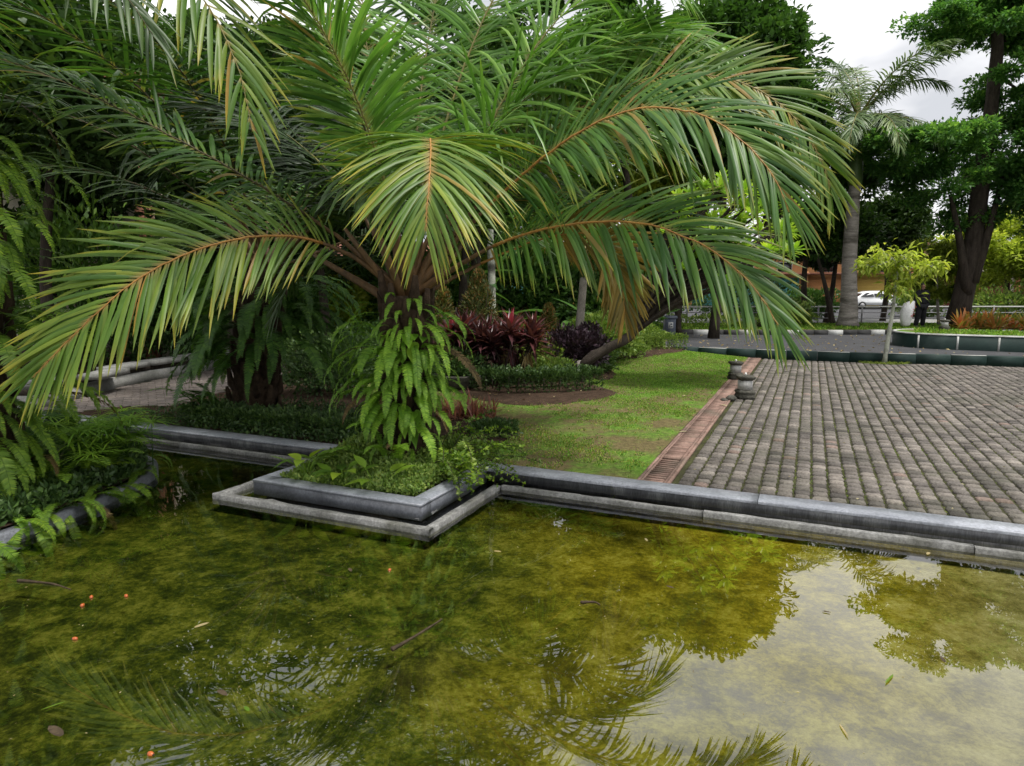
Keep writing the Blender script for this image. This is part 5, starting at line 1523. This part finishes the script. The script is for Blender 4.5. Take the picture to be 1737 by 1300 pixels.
# leafy shrubs that close the view behind the beds
for (px, d, r, h, mt, lb) in ((470, 14.5, 1.1, .9, 'tree', 'rounded leafy shrub behind the rear palm trunk'), (560, 16.5, 1.3, 1.0, 'tree_lime', 'lime leafy shrub between the two palm trunks'), (640, 17.5, 1.3, 1.3, 'tree', 'leafy shrub behind the front palm trunk'),
                              (720, 16.5, 1.2, 1.3, 'tree', 'dark leafy shrub behind the bronze conical shrubs'), (790, 19.5, 1.5, 1.4, 'tree_lime', 'lime leafy shrub beyond the conical shrubs'), (880, 18.5, 1.4, 1.5, 'tree', 'big leafy shrub behind the banana leaves'),
                              (960, 19, 1.4, 1.3, 'tree', 'big leafy shrub behind the small palm'), (1040, 18, 1.1, .9, 'tree', 'leafy shrub left of the bin'), (300, 15.5, 1.5, 1.3, 'tree', 'leafy shrub on the bank right of the pillar'), (130, 14, 1.8, 1.7, 'tree', 'leafy shrub hiding the building foot at left'), (390, 15, 1.2, 1.5, 'tree_dark', 'dark shrub above the seat wall')):
    scatter_shrub('leafy_shrub', lb, 'shrub', (px_xy(px, d), d, h), (r, r * .8, h), 5200, .17, .09, mt, stems=4, lump=.3)
for (px, d, h, r, lb) in ((90, 11, 6.3, 1.8, 'dark tree behind the left edge palm'), (400, 13, 6.0, 1.9, 'dark tree right behind the rear palm'), (560, 14, 5.4, 2.2, 'dark tree between front and rear palm crowns')):
    simple_tree(lb, px_xy(px, d), d, h, r, 'tree_dark', n=15000, low=.52 if px < 300 else .35, L=.17, W=.1, group='background trees', r0=.11)

for (px, d, r, h, mt, lb) in ((1330, 27.8, .9, .55, 'hedge_light', 'low verge bush left of the royal palm foot'), 
                              (1700, 33, 2.0, .8, 'hedge_light', 'street side hedge bush behind the bromeliads'), (1250, 33, 2.4, 1.2, 'tree', 'street side bush behind the plumeria'), (1375, 37, 1.5, .8, 'tree', 'street side bush left of the royal palm'), (1555, 40, 1.5, .9, 'hedge_light', 'street side bush behind the person')):
    scatter_shrub('leafy_shrub', lb, 'shrub', (px_xy(px, d), d, h), (r, r * .8, h), 2600, .2, .11, mt, stems=4, lump=.3)

# dark undergrowth that closes the ground between the two palms
for (px, py, r, h, mt, lb) in ((560, 668, .75, .35, 'hedge', 'low dark shrub between the two palm trunks'), (600, 640, .8, .45, 'hedge', 'dark rounded shrub left behind the front palm trunk'), (650, 625, .9, .5, 'tree', 'leafy dark shrub hidden behind the trunk ferns'),
                               (735, 640, .6, .4, 'hedge', 'dark shrub between the trunk ferns and the cordylines'), (530, 640, .6, .4, 'hedge', 'dark shrub right of the rear palm trunk'), (700, 600, 1.0, .5, 'tree', 'leafy shrub behind the front palm heart')):
    g = ground(px, py, .03)
    scatter_shrub('undergrowth_shrub', lb, 'shrub', (g[0], g[1], h), (r, r * .7, h), 3600, .07, .035, mt, stems=4, lump=.25)
# tiny weed on the gutter
for px, py, lb in ((1042, 836, 'tiny weed growing from the gutter in front of the lawn'), (905, 812, 'small weed tuft at the planter end of the pool edge')):
    g = ground(px, py, 0.0); t_ = thing('small_weed', g, lb, 'weed'); n = 60
    mb = MB(); leaves(mb, rng.normal(0, .022, (n, 3)) + UP * .025, rand_dirs(n) + UP * .4, rand_dirs(n), rng.uniform(.01, .022, n), rng.uniform(.004, .008, n)); mb.build('leaves', M['moss'], t_)

# dry leaves and bark crumbs on the soil beds
mb = MB()
for b_ in BEDS:
    c_ = b_.mean(0); n = 260
    ii = rng.integers(0, len(b_), n); q = c_ + (b_[ii] - c_) * rng.uniform(.55, 1.02, n)[:, None]
    P = np.c_[q, lawn_z(q[:, 0], q[:, 1]) + rng.uniform(.04, .06, n)]
    leaves(mb, P, nrm(np.c_[rng.normal(0, 1, (n, 2)), rng.uniform(-.1, .4, n)]), rand_dirs(n), rng.uniform(.02, .06, n), rng.uniform(.01, .025, n), tint=rng.random(n) ** 2 * .8)
tag(mb.build('bed_litter', M['litter']), 'dry brown leaves lying on the soil beds', 'leaves', kind='stuff')

# ------------------------------------------------------------------ things in the garden
def stone_lamp(label, base, s=1.0):
    t = thing('stone_lamp', base, label, 'garden lamp', 'small stone lamp pedestals')
    def ring_mesh(prof, name, mat, sides=4, rot=pi / 4):
        mb = MB(); V = []
        for r, z in prof:
            for k in range(sides):
                a = rot + k * 2 * pi / sides; V.append([r * math.cos(a) * s, r * math.sin(a) * s, z * s])
        n = len(prof)
        F = [[i * sides + k, i * sides + (k + 1) % sides, (i + 1) * sides + (k + 1) % sides, (i + 1) * sides + k] for i in range(n - 1) for k in range(sides)]
        F += [list(range((n - 1) * sides, n * sides)), list(range(sides))[::-1]]
        V = np.array(V) + rng.normal(0, .002, (len(V), 3))
        mb.add(V, F); return mb.build(name, mat, t)
    ring_mesh([(.16, 0), (.165, .04), (.15, .075), (.165, .09), (.16, .115), (.125, .135)], 'base', M['stone_dark'])
    ring_mesh([(.108, .135), (.104, .27)], 'shaft', M['stone_lamp'], 8, pi / 8)
    ring_mesh([(.11, .27), (.13, .285), (.155, .30), (.16, .335), (.12, .345)], 'cap', M['stone_dark'])
    mb = MB(); mb.tube(np.array([[0, 0, .345], [0, 0, .37], [0, 0, .385]]) * s, [.017, .017, .008], 8); mb.build('lamp_socket', M['bulb'], t)
    return t


stone_lamp('square mossy stone lamp standing on the drain channel, farther of the pair', ground(1247, 643, .012), .92)
l2 = stone_lamp('square mossy stone lamp at the plaza edge, nearer of the pair', ground(1263, 676, .004), 1.0)
stone_lamp('stone lamp on the grass of the green walled road island', at(1601, 566, 19.6) * np.array([1, 1, 0]) + UP * .41, .9)
mb = MB()
V = rand_dirs(1)
for k, (px, py, s) in enumerate(((1240, 679, .055), (1228, 681, .035))):
    mb = MB(); g = ground(px, py, 0); mb.tube([g + UP * -.01, g + UP * s * .7, g + UP * s * 1.3], [s * 1.2, s * 1.3, s * .5], 7, wob=.2)
    tag(mb.build('loose_stone', M['stone_dark']), ('dark mossy rock leaning at the nearer stone lamp', 'small broken rock beside the drain channel')[k], 'stone')

# litter bin
b = ground(1135, 573, 0)
t = thing('litter_bin', b, 'blue grey litter bin with white label beside the far hedge', 'litter bin')
mb = MB(); w = .19
mb.box((0, 0, .34), (.34, .34, .6)); mb.build('body', M['bin_blue'], t)
mb = MB(); mb.box((0, 0, .69), (.42, .42, .09), ch=.03); mb.build('lid', M['bin_blue'], t)
mb = MB(); mb.box((0, 0, .02), (.3, .3, .08)); mb.build('base', M['black_paint'], t)
mb = MB(); mb.box((.0, -.174, .42), (.16, .006, .2)); lb = mb.build('label_plate', M['white_paint'], t)
mb = MB(); mb.box((.02, -.1795, .46), (.07, .004, .05)); mb.box((-.03, -.1795, .4), (.03, .004, .08)); mb.box((.035, -.1795, .385), (.05, .004, .03)); mb.build('printed_mark', M['bin_blue'], lb)

# round stone trough under the cordylines
b = ground(782, 655, .05)
t = thing('stone_trough', b, 'low dark stone trough half hidden left of the hedge', 'planter')
mb = MB(); mb.tube([(0, 0, 0), (0, 0, .05), (0, 0, .18), (0, 0, .2), (0, 0, .2), (0, 0, .14)], [.3, .36, .44, .44, .38, .36], 16); mb.build('bowl', M['stone_dark'], t)

# far railing
t = thing('railing', (0, 30.6, 0), 'long grey metal railing across the road in front of the street', 'fence')
for x in np.arange(-26, 44, 2.0):
    mb = MB(); mb.tube([(x, 0, 0), (x, 0, .88)], .035, 6); mb.build('post', M['metal'], t)
for z in (.82, .55, .3):
    mb = MB(); mb.tube([(-26, 0, z), (44, 0, z)], .035 if z > .8 else .02, 6); mb.build('rail', M['white_paint'] if z > .8 else M['metal'], t)

# person with a white sack, seen from behind
def skin_mesh(name, verts, edges, radii, mat, parent, sub=1, root=0):
    me = bpy.data.meshes.new(name); me.from_pydata([tuple(v) for v in verts], edges, [])
    ob = bpy.data.objects.new(name, me); COL.objects.link(ob)
    sk = ob.modifiers.new('skin', 'SKIN')
    for i, r in enumerate(radii):
        me.skin_vertices[0].data[i].radius = (r, r) if np.isscalar(r) else r
        me.skin_vertices[0].data[i].use_root = (i == root)
    ss = ob.modifiers.new('sub', 'SUBSURF'); ss.levels = sub; ss.render_levels = sub
    dg = bpy.context.evaluated_depsgraph_get(); dg.update()
    m2 = bpy.data.meshes.new_from_object(ob.evaluated_get(dg)); m2.name = name
    ob.modifiers.clear(); ob.data = m2; m2.materials.clear(); m2.materials.append(mat)
    m2.polygons.foreach_set('use_smooth', np.ones(len(m2.polygons), bool))
    ob.parent = parent
    return ob


pb = at(1560, 558, 25.6); pb[2] = .13
per = thing('person', pb, 'person in black clothes walking and carrying a white sack', 'person', rz=0)
V = [(0, 0, .92), (0, .01, 1.1), (0, .01, 1.3), (0, 0, 1.43), (0, -.01, 1.5), (0, -.02, 1.58), (0, -.01, 1.66),
     (-.17, 0, 1.38), (-.24, -.02, 1.14), (-.3, -.05, .93), (-.32, -.06, .86), (.17, 0, 1.38), (.22, .03, 1.14), (.2, -.02, .92), (.2, -.04, .84),
     (-.09, 0, .86), (-.13, -.05, .48), (-.17, .02, .08), (-.18, -.08, .035), (-.18, -.16, .03), (.09, 0, .86), (.12, .04, .48), (.15, .1, .08), (.15, .02, .035), (.15, -.07, .03)]
E_ = [(0, 1), (1, 2), (2, 3), (3, 4), (4, 5), (5, 6), (2, 7), (7, 8), (8, 9), (9, 10), (2, 11), (11, 12), (12, 13), (13, 14), (0, 15), (15, 16), (16, 17), (17, 18), (18, 19), (0, 20), (20, 21), (21, 22), (22, 23), (23, 24)]
Rr = [(.14, .1), (.13, .095), (.15, .1), (.09, .07), .05, .085, .07, .065, .045, .032, .035, .065, .045, .032, .035, .085, .06, .04, .04, .03, .085, .06, .04, .04, .03]
n0 = len(V)
for (wi, sx) in ((10, -1), (14, 1)):
    wx, wy, wz = V[wi]
    for k, (dx, dy, L) in enumerate(((-.03, 0, .07), (-.012, -.005, .085), (.008, -.005, .08), (.026, 0, .06), (.035 * -sx, -.03, .05))):
        a = len(V); V.append((wx + dx, wy + dy, wz - .05 if k < 4 else wz - .015)); V.append((wx + dx * 1.1, wy + dy - .015, (wz - .05 if k < 4 else wz - .02) - L * .9))
        E_ += [(wi, a), (a, a + 1)]; Rr += [.009, .008]
skin_mesh('body', V, E_, Rr, M['skin'], per)
idx = [0, 1, 2, 3, 7, 8, 11, 12]
skin_mesh('shirt', [V[i] for i in (1, 2, 3, 7, 8, 11, 12, 0, 9, 13)], [(0, 1), (1, 2), (1, 3), (3, 4), (1, 5), (5, 6), (0, 7), (4, 8), (6, 9)], [(.19, .15), (.2, .15), (.11, .1), .11, .09, .11, .09, (.2, .155), .065, .065], M['black_cloth'], per)
skin_mesh('trousers', [V[i] for i in (0, 15, 16, 17, 20, 21, 22)], [(0, 1), (1, 2), (2, 3), (0, 4), (4, 5), (5, 6)], [(.19, .145), .13, .1, .085, .13, .1, .085], M['black_cloth'], per)
skin_mesh('hair', [(0, .03, 1.6), (0, .02, 1.68), (0, -.01, 1.71)], [(0, 1), (1, 2)], [.085, .088, .06], M['hair'], per)
mb = MB()
for sx, fy in ((-.18, -.07), (.15, .03)):
    mb.tube([(sx, fy + .1, .05), (sx, fy, .05), (sx, fy - .11, .035)], [.05, .055, .04], 7)
mb.build('shoes', M['black_paint'], per)
# face details
mb = MB()
for sx in (-.03, .03): mb.box((sx, -.103, 1.6), (.02, .008, .01))
mb.build('eyes', M['hair'], per)
mb = MB(); mb.tube([(0, -.1, 1.585), (0, -.125, 1.56), (0, -.1, 1.55)], [.008, .013, .008], 5)
mb.build('nose', M['skin'], per)
# sack
sb = pb + np.array([-.58, -.1, .0])
t = thing('white_sack', sb, 'bulging white sack with red print held by the person', 'sack')
mb = MB(); mb.tube(np.array([(.0, 0, .1), (-.02, 0, .16), (-.05, 0, .35), (-.03, 0, .62), (.05, 0, .85), (.18, .02, .98), (.26, .03, 1.0)]), [.12, .17, .2, .21, .19, .09, .03], 14, wob=.09)
sk = mb.build('bag', M['sack'], t)
mb = MB()
for k in range(9):
    mb.box((.1 + random.uniform(-.07, .1), -.235 + random.uniform(-.0, .01) , .45 + k * .045), (random.uniform(.04, .1), .012, .022), tint=.5)
o_ = mb.build('red_print', M['print_red'], sk); o_.location = (.0, .03, 0)

# white car on the street
def car(label, base, rz, length=4.3):
    t = thing('parked_car', base, label, 'car', rz=rz)
    prof = [(-2.15, .35), (-2.15, .62), (-2.05, .8), (-1.75, .95), (-1.15, 1.3), (-.6, 1.46), (.2, 1.48), (.75, 1.38), (1.35, 1.02), (1.95, .86), (2.12, .68), (2.15, .35)]
    P = np.array(prof); n = len(P); mb = MB(); V = []
    for y, zs, tk in ((-.86, 1, 0), (-.8, 1, 1), (.8, 1, 1), (.86, 1, 0)):
        for x, z in prof:
            cab = max(0, min(1, (z - .92) / .4))
            V.append((x * (1 if tk else .985), y * (1 - .2 * cab), z - (0 if tk else .03)))
    F = [[r * n + i, r * n + (i + 1) % n, (r + 1) * n + (i + 1) % n, (r + 1) * n + i] for r in range(3) for i in range(n)]
    F += [list(range(n))[::-1], list(range(3 * n, 4 * n))]
    mb.add(V, F); body = mb.build('body', M['car_white'], t)
    for sy in (-1, 1):
        for quad in ([(-1.5, 1.0), (-.98, 1.32), (-.5, 1.4), (-.35, 1.0)], [(-.28, 1.0), (-.42, 1.4), (.2, 1.41), (.66, 1.3), (1.15, 1.0)]):
            mb = MB(); q = [(x, sy * (.872 - .17 * max(0, (z - .92) / .4)), z) for x, z in quad]
            mb.add(q, [list(range(len(q)))]); mb.build('side_window', M['glass_dark'], body)
        for wx in (-1.32, 1.32):
            mb = MB(); mb.tube([(wx, sy * .68, .31), (wx, sy * .885, .31)], .31, 18); w = mb.build('wheel', M['tyre'], t)
            mb = MB(); mb.tube([(wx, sy * .8, .31), (wx, sy * .893, .31)], .19, 12); mb.build('rim', M['metal'], w)
        mb = MB(); mb.box((2.04, sy * .6, .72), (.12, .3, .12), ch=.03); mb.build('headlight', M['bulb'], t)
        mb = MB(); mb.box((-2.1, sy * .62, .76), (.1, .25, .14), ch=.03); mb.build('tail_light', M['maroon'], t)
    for q in ([(.79, 1.375), (1.3, 1.055)], [(-1.2, 1.28), (-1.7, .99)]):
        (x0, z0), (x1, z1) = q; s = .03 if x0 > 0 else -.03
        mb = MB(); mb.add([(x0 + s, -.6, z0), (x0 + s, .6, z0), (x1 + s, .72, z1), (x1 + s, -.72, z1)], [[0, 1, 2, 3]]); mb.build('windscreen', M['glass_dark'], body)


car('white hatchback on the street right of the royal palm trunk', at(1480, 524, 55.5) * np.array([1, 1, 0]), 0.0)
car('white car far behind the rear palm on the street', np.array([px_xy(600, 43), 43, 0]), 0.05)

# shop row across the street
def shop(label, x0, x1, y, h, wall, shutter, pill=None):
    t = thing('shop_building', ((x0 + x1) / 2, y, 0), label, 'building')
    w = x1 - x0
    mb = MB(); mb.box((0, 3, h / 2), (w - .02, 6, h)); wo = mb.build('wall', wall, t)
    k = max(1, int(w / 3.4)); ww = w / k
    for i in range(k):
        cx = -w / 2 + ww * (i + .5)
        mb = MB(); mb.box((cx, -.03, 1.35), (ww * .8, .08, 2.6)); s = mb.build('shutter', shutter, t)
        mb = MB()
        for z in np.arange(.2, 2.6, .22): mb.box((cx, -.085, z), (ww * .78, .03, .05))
        mb.build('shutter_ribs', shutter, s)
        mb = MB(); mb.box((cx, -.03, 3.6), (ww * .4, .06, .9)); wi = mb.build('window', M['white_paint'], t)
        mb = MB(); mb.box((cx, -.07, 3.6), (ww * .36, .03, .8)); mb.build('pane', M['glass_dark'], wi)
        mb = MB(); mb.box((cx - ww / 2 + .14, -.25, 1.6), (.28, .4, 3.2)); mb.build('pillar', pill or wall, t)
    mb = MB(); mb.box((0, -.7, 3.0), (w, 1.5, .14)); mb.build('awning', M['roof'], t)
    mb = MB(); P = [(-w / 2 - .2, -.5, h), (w / 2 + .2, -.5, h), (w / 2 + .2, 3, h + 1.4), (-w / 2 - .2, 3, h + 1.4), (w / 2 + .2, 6.5, h), (-w / 2 - .2, 6.5, h)]
    mb.add(P, [[0, 1, 2, 3], [3, 2, 4, 5], [0, 3, 5], [1, 4, 2]]); mb.build('roof', M['roof'], t)


xs = [(-46, -30, 'cream_wall', 'metal', None, 'cream shop building far behind the left trees'), (-30, -14, 'orange_wall', 'maroon', None, 'orange shop building far behind the rear palm'), (-14, 2, 'cream_wall', 'teal', None, 'cream shop building hidden behind the front palm'),
      (2, 16, 'yellow_wall', 'metal', None, 'yellow shop building behind the plumeria'), (16, 26.4, 'orange_wall', 'teal', None, 'orange shop building with teal shutters left of the royal palm'),
      (26.4, 30.5, 'orange_wall', 'orange_wall', None, 'narrow orange shop building behind the white car'), (30.5, 36, 'yellow_wall', 'yellow_wall', 'orange_wall', 'yellow ochre shop building right of the white car'), (36, 42, 'orange_wall', 'maroon', 'orange_wall', 'shop building with maroon shutters and orange pillars behind the lime tree'),
      (42, 60, 'cream_wall', 'maroon', 'orange_wall', 'pale shop building behind the large tree on the right')]
for x0, x1, wl_, sh_, pl_, lb in xs:
    shop(lb, x0, x1, 61.2, 4.6, M[wl_], M[sh_], M[pl_] if pl_ else None)

# garden pavilion with terracotta pillar on the left
d = 15.2
cx = px_xy(262, d)
t = thing('garden_building', (cx, d, 0), 'cream building with a terracotta pillar glimpsed through the left palms', 'building')
mb = MB(); mb.box((0, 0, 2.9), (.3, .3, 5.8)); mb.build('pillar', M['pink_wall'], t)
mb = MB(); mb.box((.25, .12, 2.9), (.19, .3, 5.8)); mb.build('pillar_casing', M['cream_wall'], t)
mb = MB(); mb.box((-3.2, 3.2, 2.4), (5.4, .25, 4.8)); mb.build('wall', M['cream_wall'], t)
mb = MB(); mb.box((-3.2, 1.6, 5.95), (7.2, 4.6, .3)); mb.build('roof_slab', M['roof'], t)
for x in (-3.4,): mb = MB(); mb.box((x, 0, 2.9), (.3, .3, 5.8)); mb.build('pillar', M['pink_wall'], t)
for x in (-1.6, -4.2):
    mb = MB(); mb.box((x, 3.06, 1.9), (1.2, .08, 1.4)); wi = mb.build('window', M['white_paint'], t)
    mb = MB(); mb.box((x, 3.01, 1.9), (1.05, .04, 1.25)); mb.build('pane', M['glass_dark'], wi)

# white low fence behind the left hedge
t = thing('garden_fence', (0, 0, 0), 'white low rail fence in the distance between the two palm trunks', 'fence')
for x in np.arange(-15, 1, 1.6):
    mb = MB(); mb.box((x, 22.4, .45), (.1, .1, .9)); mb.build('post', M['white_paint'], t)
for z in (.35, .75):
    mb = MB(); mb.box((-7.2, 22.4, z), (16, .05, .1)); mb.build('rail', M['white_paint'], t)

# ------------------------------------------------------------------ floating fruit, leaves, twigs in the pool; litter elsewhere
def wpt(px, py): return ground(px, py, WATER_Z)
fr = MB(); 
for k, (px, py, lb) in enumerate(((155, 1014, 'orange palm fruit floating farthest back on the left of the pool'), (140, 1028, 'orange palm fruit just left of the farthest floating fruit'), (214, 1012, 'brown orange palm fruit floating beside the bright reflection'),
                                 (127, 1085, 'bright orange palm fruit floating alone in mid pool on the left'), (256, 1281, 'bright orange palm fruit floating at the bottom edge of the pool'), (661, 968, 'small orange brown fruit floating near the planter corner'))):
    q = wpt(px, py); t = thing('palm_fruit', q, lb, 'fruit', 'palm fruits floating in the pool', rz=random.random() * 6)
    mb = MB(); mb.tube([(-.014, 0, .002), (-.01, 0, .003), (0, 0, .004), (.009, 0, .004), (.014, 0, .004)], [.002, .008, .0095, .007, .002], 9); mb.build('flesh', M['fruit'], t, smooth=True)
    mb = MB(); mb.tube([(.011, 0, .004), (.017, 0, .005)], [.005, .003], 6); mb.build('stalk_cap', M['twig'], t)
lv = [(592, 965, .06, 'dark curled leaf floating below the planter corner'), (1130, 995, .05, 'dark round leaf floating in the sunny middle of the pool'), (1576, 938, .06, 'brown leaf floating close to the right pool edge'), (370, 1172, .07, 'dark narrow leaf floating in the left middle of the pool'),
      (110, 1192, .08, 'thin green leaf blade floating at the left of the pool'), (415, 1200, .045, 'small round yellow green leaf floating in the pool'), (330, 1066, .07, 'brown withered leaf floating below the bright reflection'), (105, 1250, .1, 'dark leaf near the lower left corner of the pool'),
      (1424, 1230, .08, 'straw coloured blade lying in the sky reflection'), (1395, 1038, .04, 'tiny dark leaf in the upper sky reflection'), (1602, 1125, .05, 'small dark leaf on the right of the sky reflection'), (1515, 1146, .1, 'long green blade floating in the sky reflection'), (850, 937, .05, 'brown leaf floating right of the planter corner'), (1098, 919, .05, 'pale leaf floating in front of the lawn')]
for px, py, L, lb in lv:
    q = wpt(px, py); a = random.random() * 6.28
    mb = MB(); D = np.array([[math.cos(a), math.sin(a), .03]])
    ribbons(mb, np.zeros((1, 3)) + UP * .004, D, np.cross(D, UP), L, L * (.12 if 'blade' in lb else .45), droop=0.0, seg=5, fold=.15, tint=.2 if 'dark' in lb else .6)
    o = mb.build('floating_leaf', M['fern_mid' if 'green' in lb else ('twig' if 'dark' in lb else 'litter')], smooth=True); o.location = q; tag(o, lb, 'leaf', 'leaves floating in the pool')
for (x0, y0, x1, y1, lb) in ((665, 1102, 750, 1050, 'long dark twig lying in the middle of the pool'), (30, 985, 120, 1000, 'dark curved twig at the left of the pool'), (985, 1022, 1018, 1026, 'short green stalk floating right of the pool middle')):
    a, b = ground(x0, y0, WATER_Z + .004), ground(x1, y1, WATER_Z + .004)
    mb = MB(); mb.tube(spline([a, (a + b) / 2 + np.array([.02, .02, 0]), b], 8), [.011, .009, .008, .007, .006, .005, .004, .003], 5, wob=.15)
    tag(mb.build('floating_twig', M['twig']), lb, 'twig')
# fallen leaves on lawn, road and plaza
N = 520
X = rng.uniform(3, 16, N); Y = rng.uniform(15, 24, N); ok = (Y > kerb_y(X) + .3) & (Y < 23.6); X, Y = X[ok], Y[ok]; n = len(X)
mb = MB(); leaves(mb, np.stack([X, Y, np.full(n, .003)], 1), nrm(np.c_[rng.normal(0, 1, (n, 2)), np.full(n, .15)]), np.c_[rng.normal(0, .1, (n, 2)), np.full(n, .2)] + rand_dirs(n) * .3, rng.uniform(.04, .12, n), rng.uniform(.02, .05, n))
tag(mb.build('road_litter', M['litter']), 'small fallen leaves scattered over the road', 'leaves', kind='stuff')
N = 420
u = rng.uniform(-4.5, 5, N); v = rng.uniform(5.3, 15, N); P = u[:, None] * DU + v[:, None] * DV; P[:, 2] = lawn_z(P[:, 0], P[:, 1]) + .012
P = P[(P[:, 1] < kerb_y(P[:, 0]) - .2)]; n = len(P)
mb = MB(); leaves(mb, P, nrm(np.c_[rng.normal(0, 1, (n, 2)), np.full(n, .1)]), nrm(rng.normal(0, 1, (n, 3)) * np.array([1, 1, .2])), rng.uniform(.012, .035, n), rng.uniform(.006, .016, n))
tag(mb.build('garden_litter', M['litter']), 'tiny leaf fragments scattered on lawn and pavers', 'leaves', kind='stuff')
for px, py, L, lb in ((1017, 695, .1, 'pale fallen leaf on the lawn near the hedge tip'), (1062, 709, .09, 'pale yellow fallen leaf in mid lawn'), (1153, 733, .1, 'pale fallen leaf at the drain edge of the lawn'), (1233, 689, .14, 'whitish fallen leaf on the pavers by the nearer lamp'), (863, 698, .07, 'small pale leaf on the lawn beside the soil tip'), (1162, 672, .09, 'pale fallen leaf on the bright far lawn')):
    q = ground(px, py, .02); a = random.random() * 3
    D = np.array([[math.cos(a), math.sin(a), .1]])
    mb = MB(); ribbons(mb, np.zeros((1, 3)), D, np.cross(D, UP), L, L * .4, droop=.15, seg=5, fold=.3, tint=.95)
    o = mb.build('fallen_leaf', M['litter'], smooth=True); o.location = q; tag(o, lb, 'leaf', 'large fallen leaves')

# specks of dust, husks and scum drifting on the pool
N = 1500
u = rng.uniform(-6.3, 3.5, N); v = rng.uniform(1.0, 4.8, N)
ok = (np.sin(u * 2.1) * np.sin(v * 1.7 + u) + rng.normal(0, .6, N) > .1) & ~((u < -2.2) & (u > -4.3) & (v > 3.65)) & ~((u < -4.6))
P = u[ok, None] * DU + v[ok, None] * DV + UP * (WATER_Z + .002); n = len(P)
mb = MB(); leaves(mb, P, nrm(np.c_[rng.normal(0, 1, (n, 2)), np.full(n, .02)]), nrm(rng.normal(0, 1, (n, 3)) * np.array([1, 1, .05])), rng.uniform(.004, .016, n), rng.uniform(.002, .006, n), bend=.02)
tag(mb.build('floating_specks', M['litter']), 'tiny pale specks of debris floating over the pool', 'debris', kind='stuff')
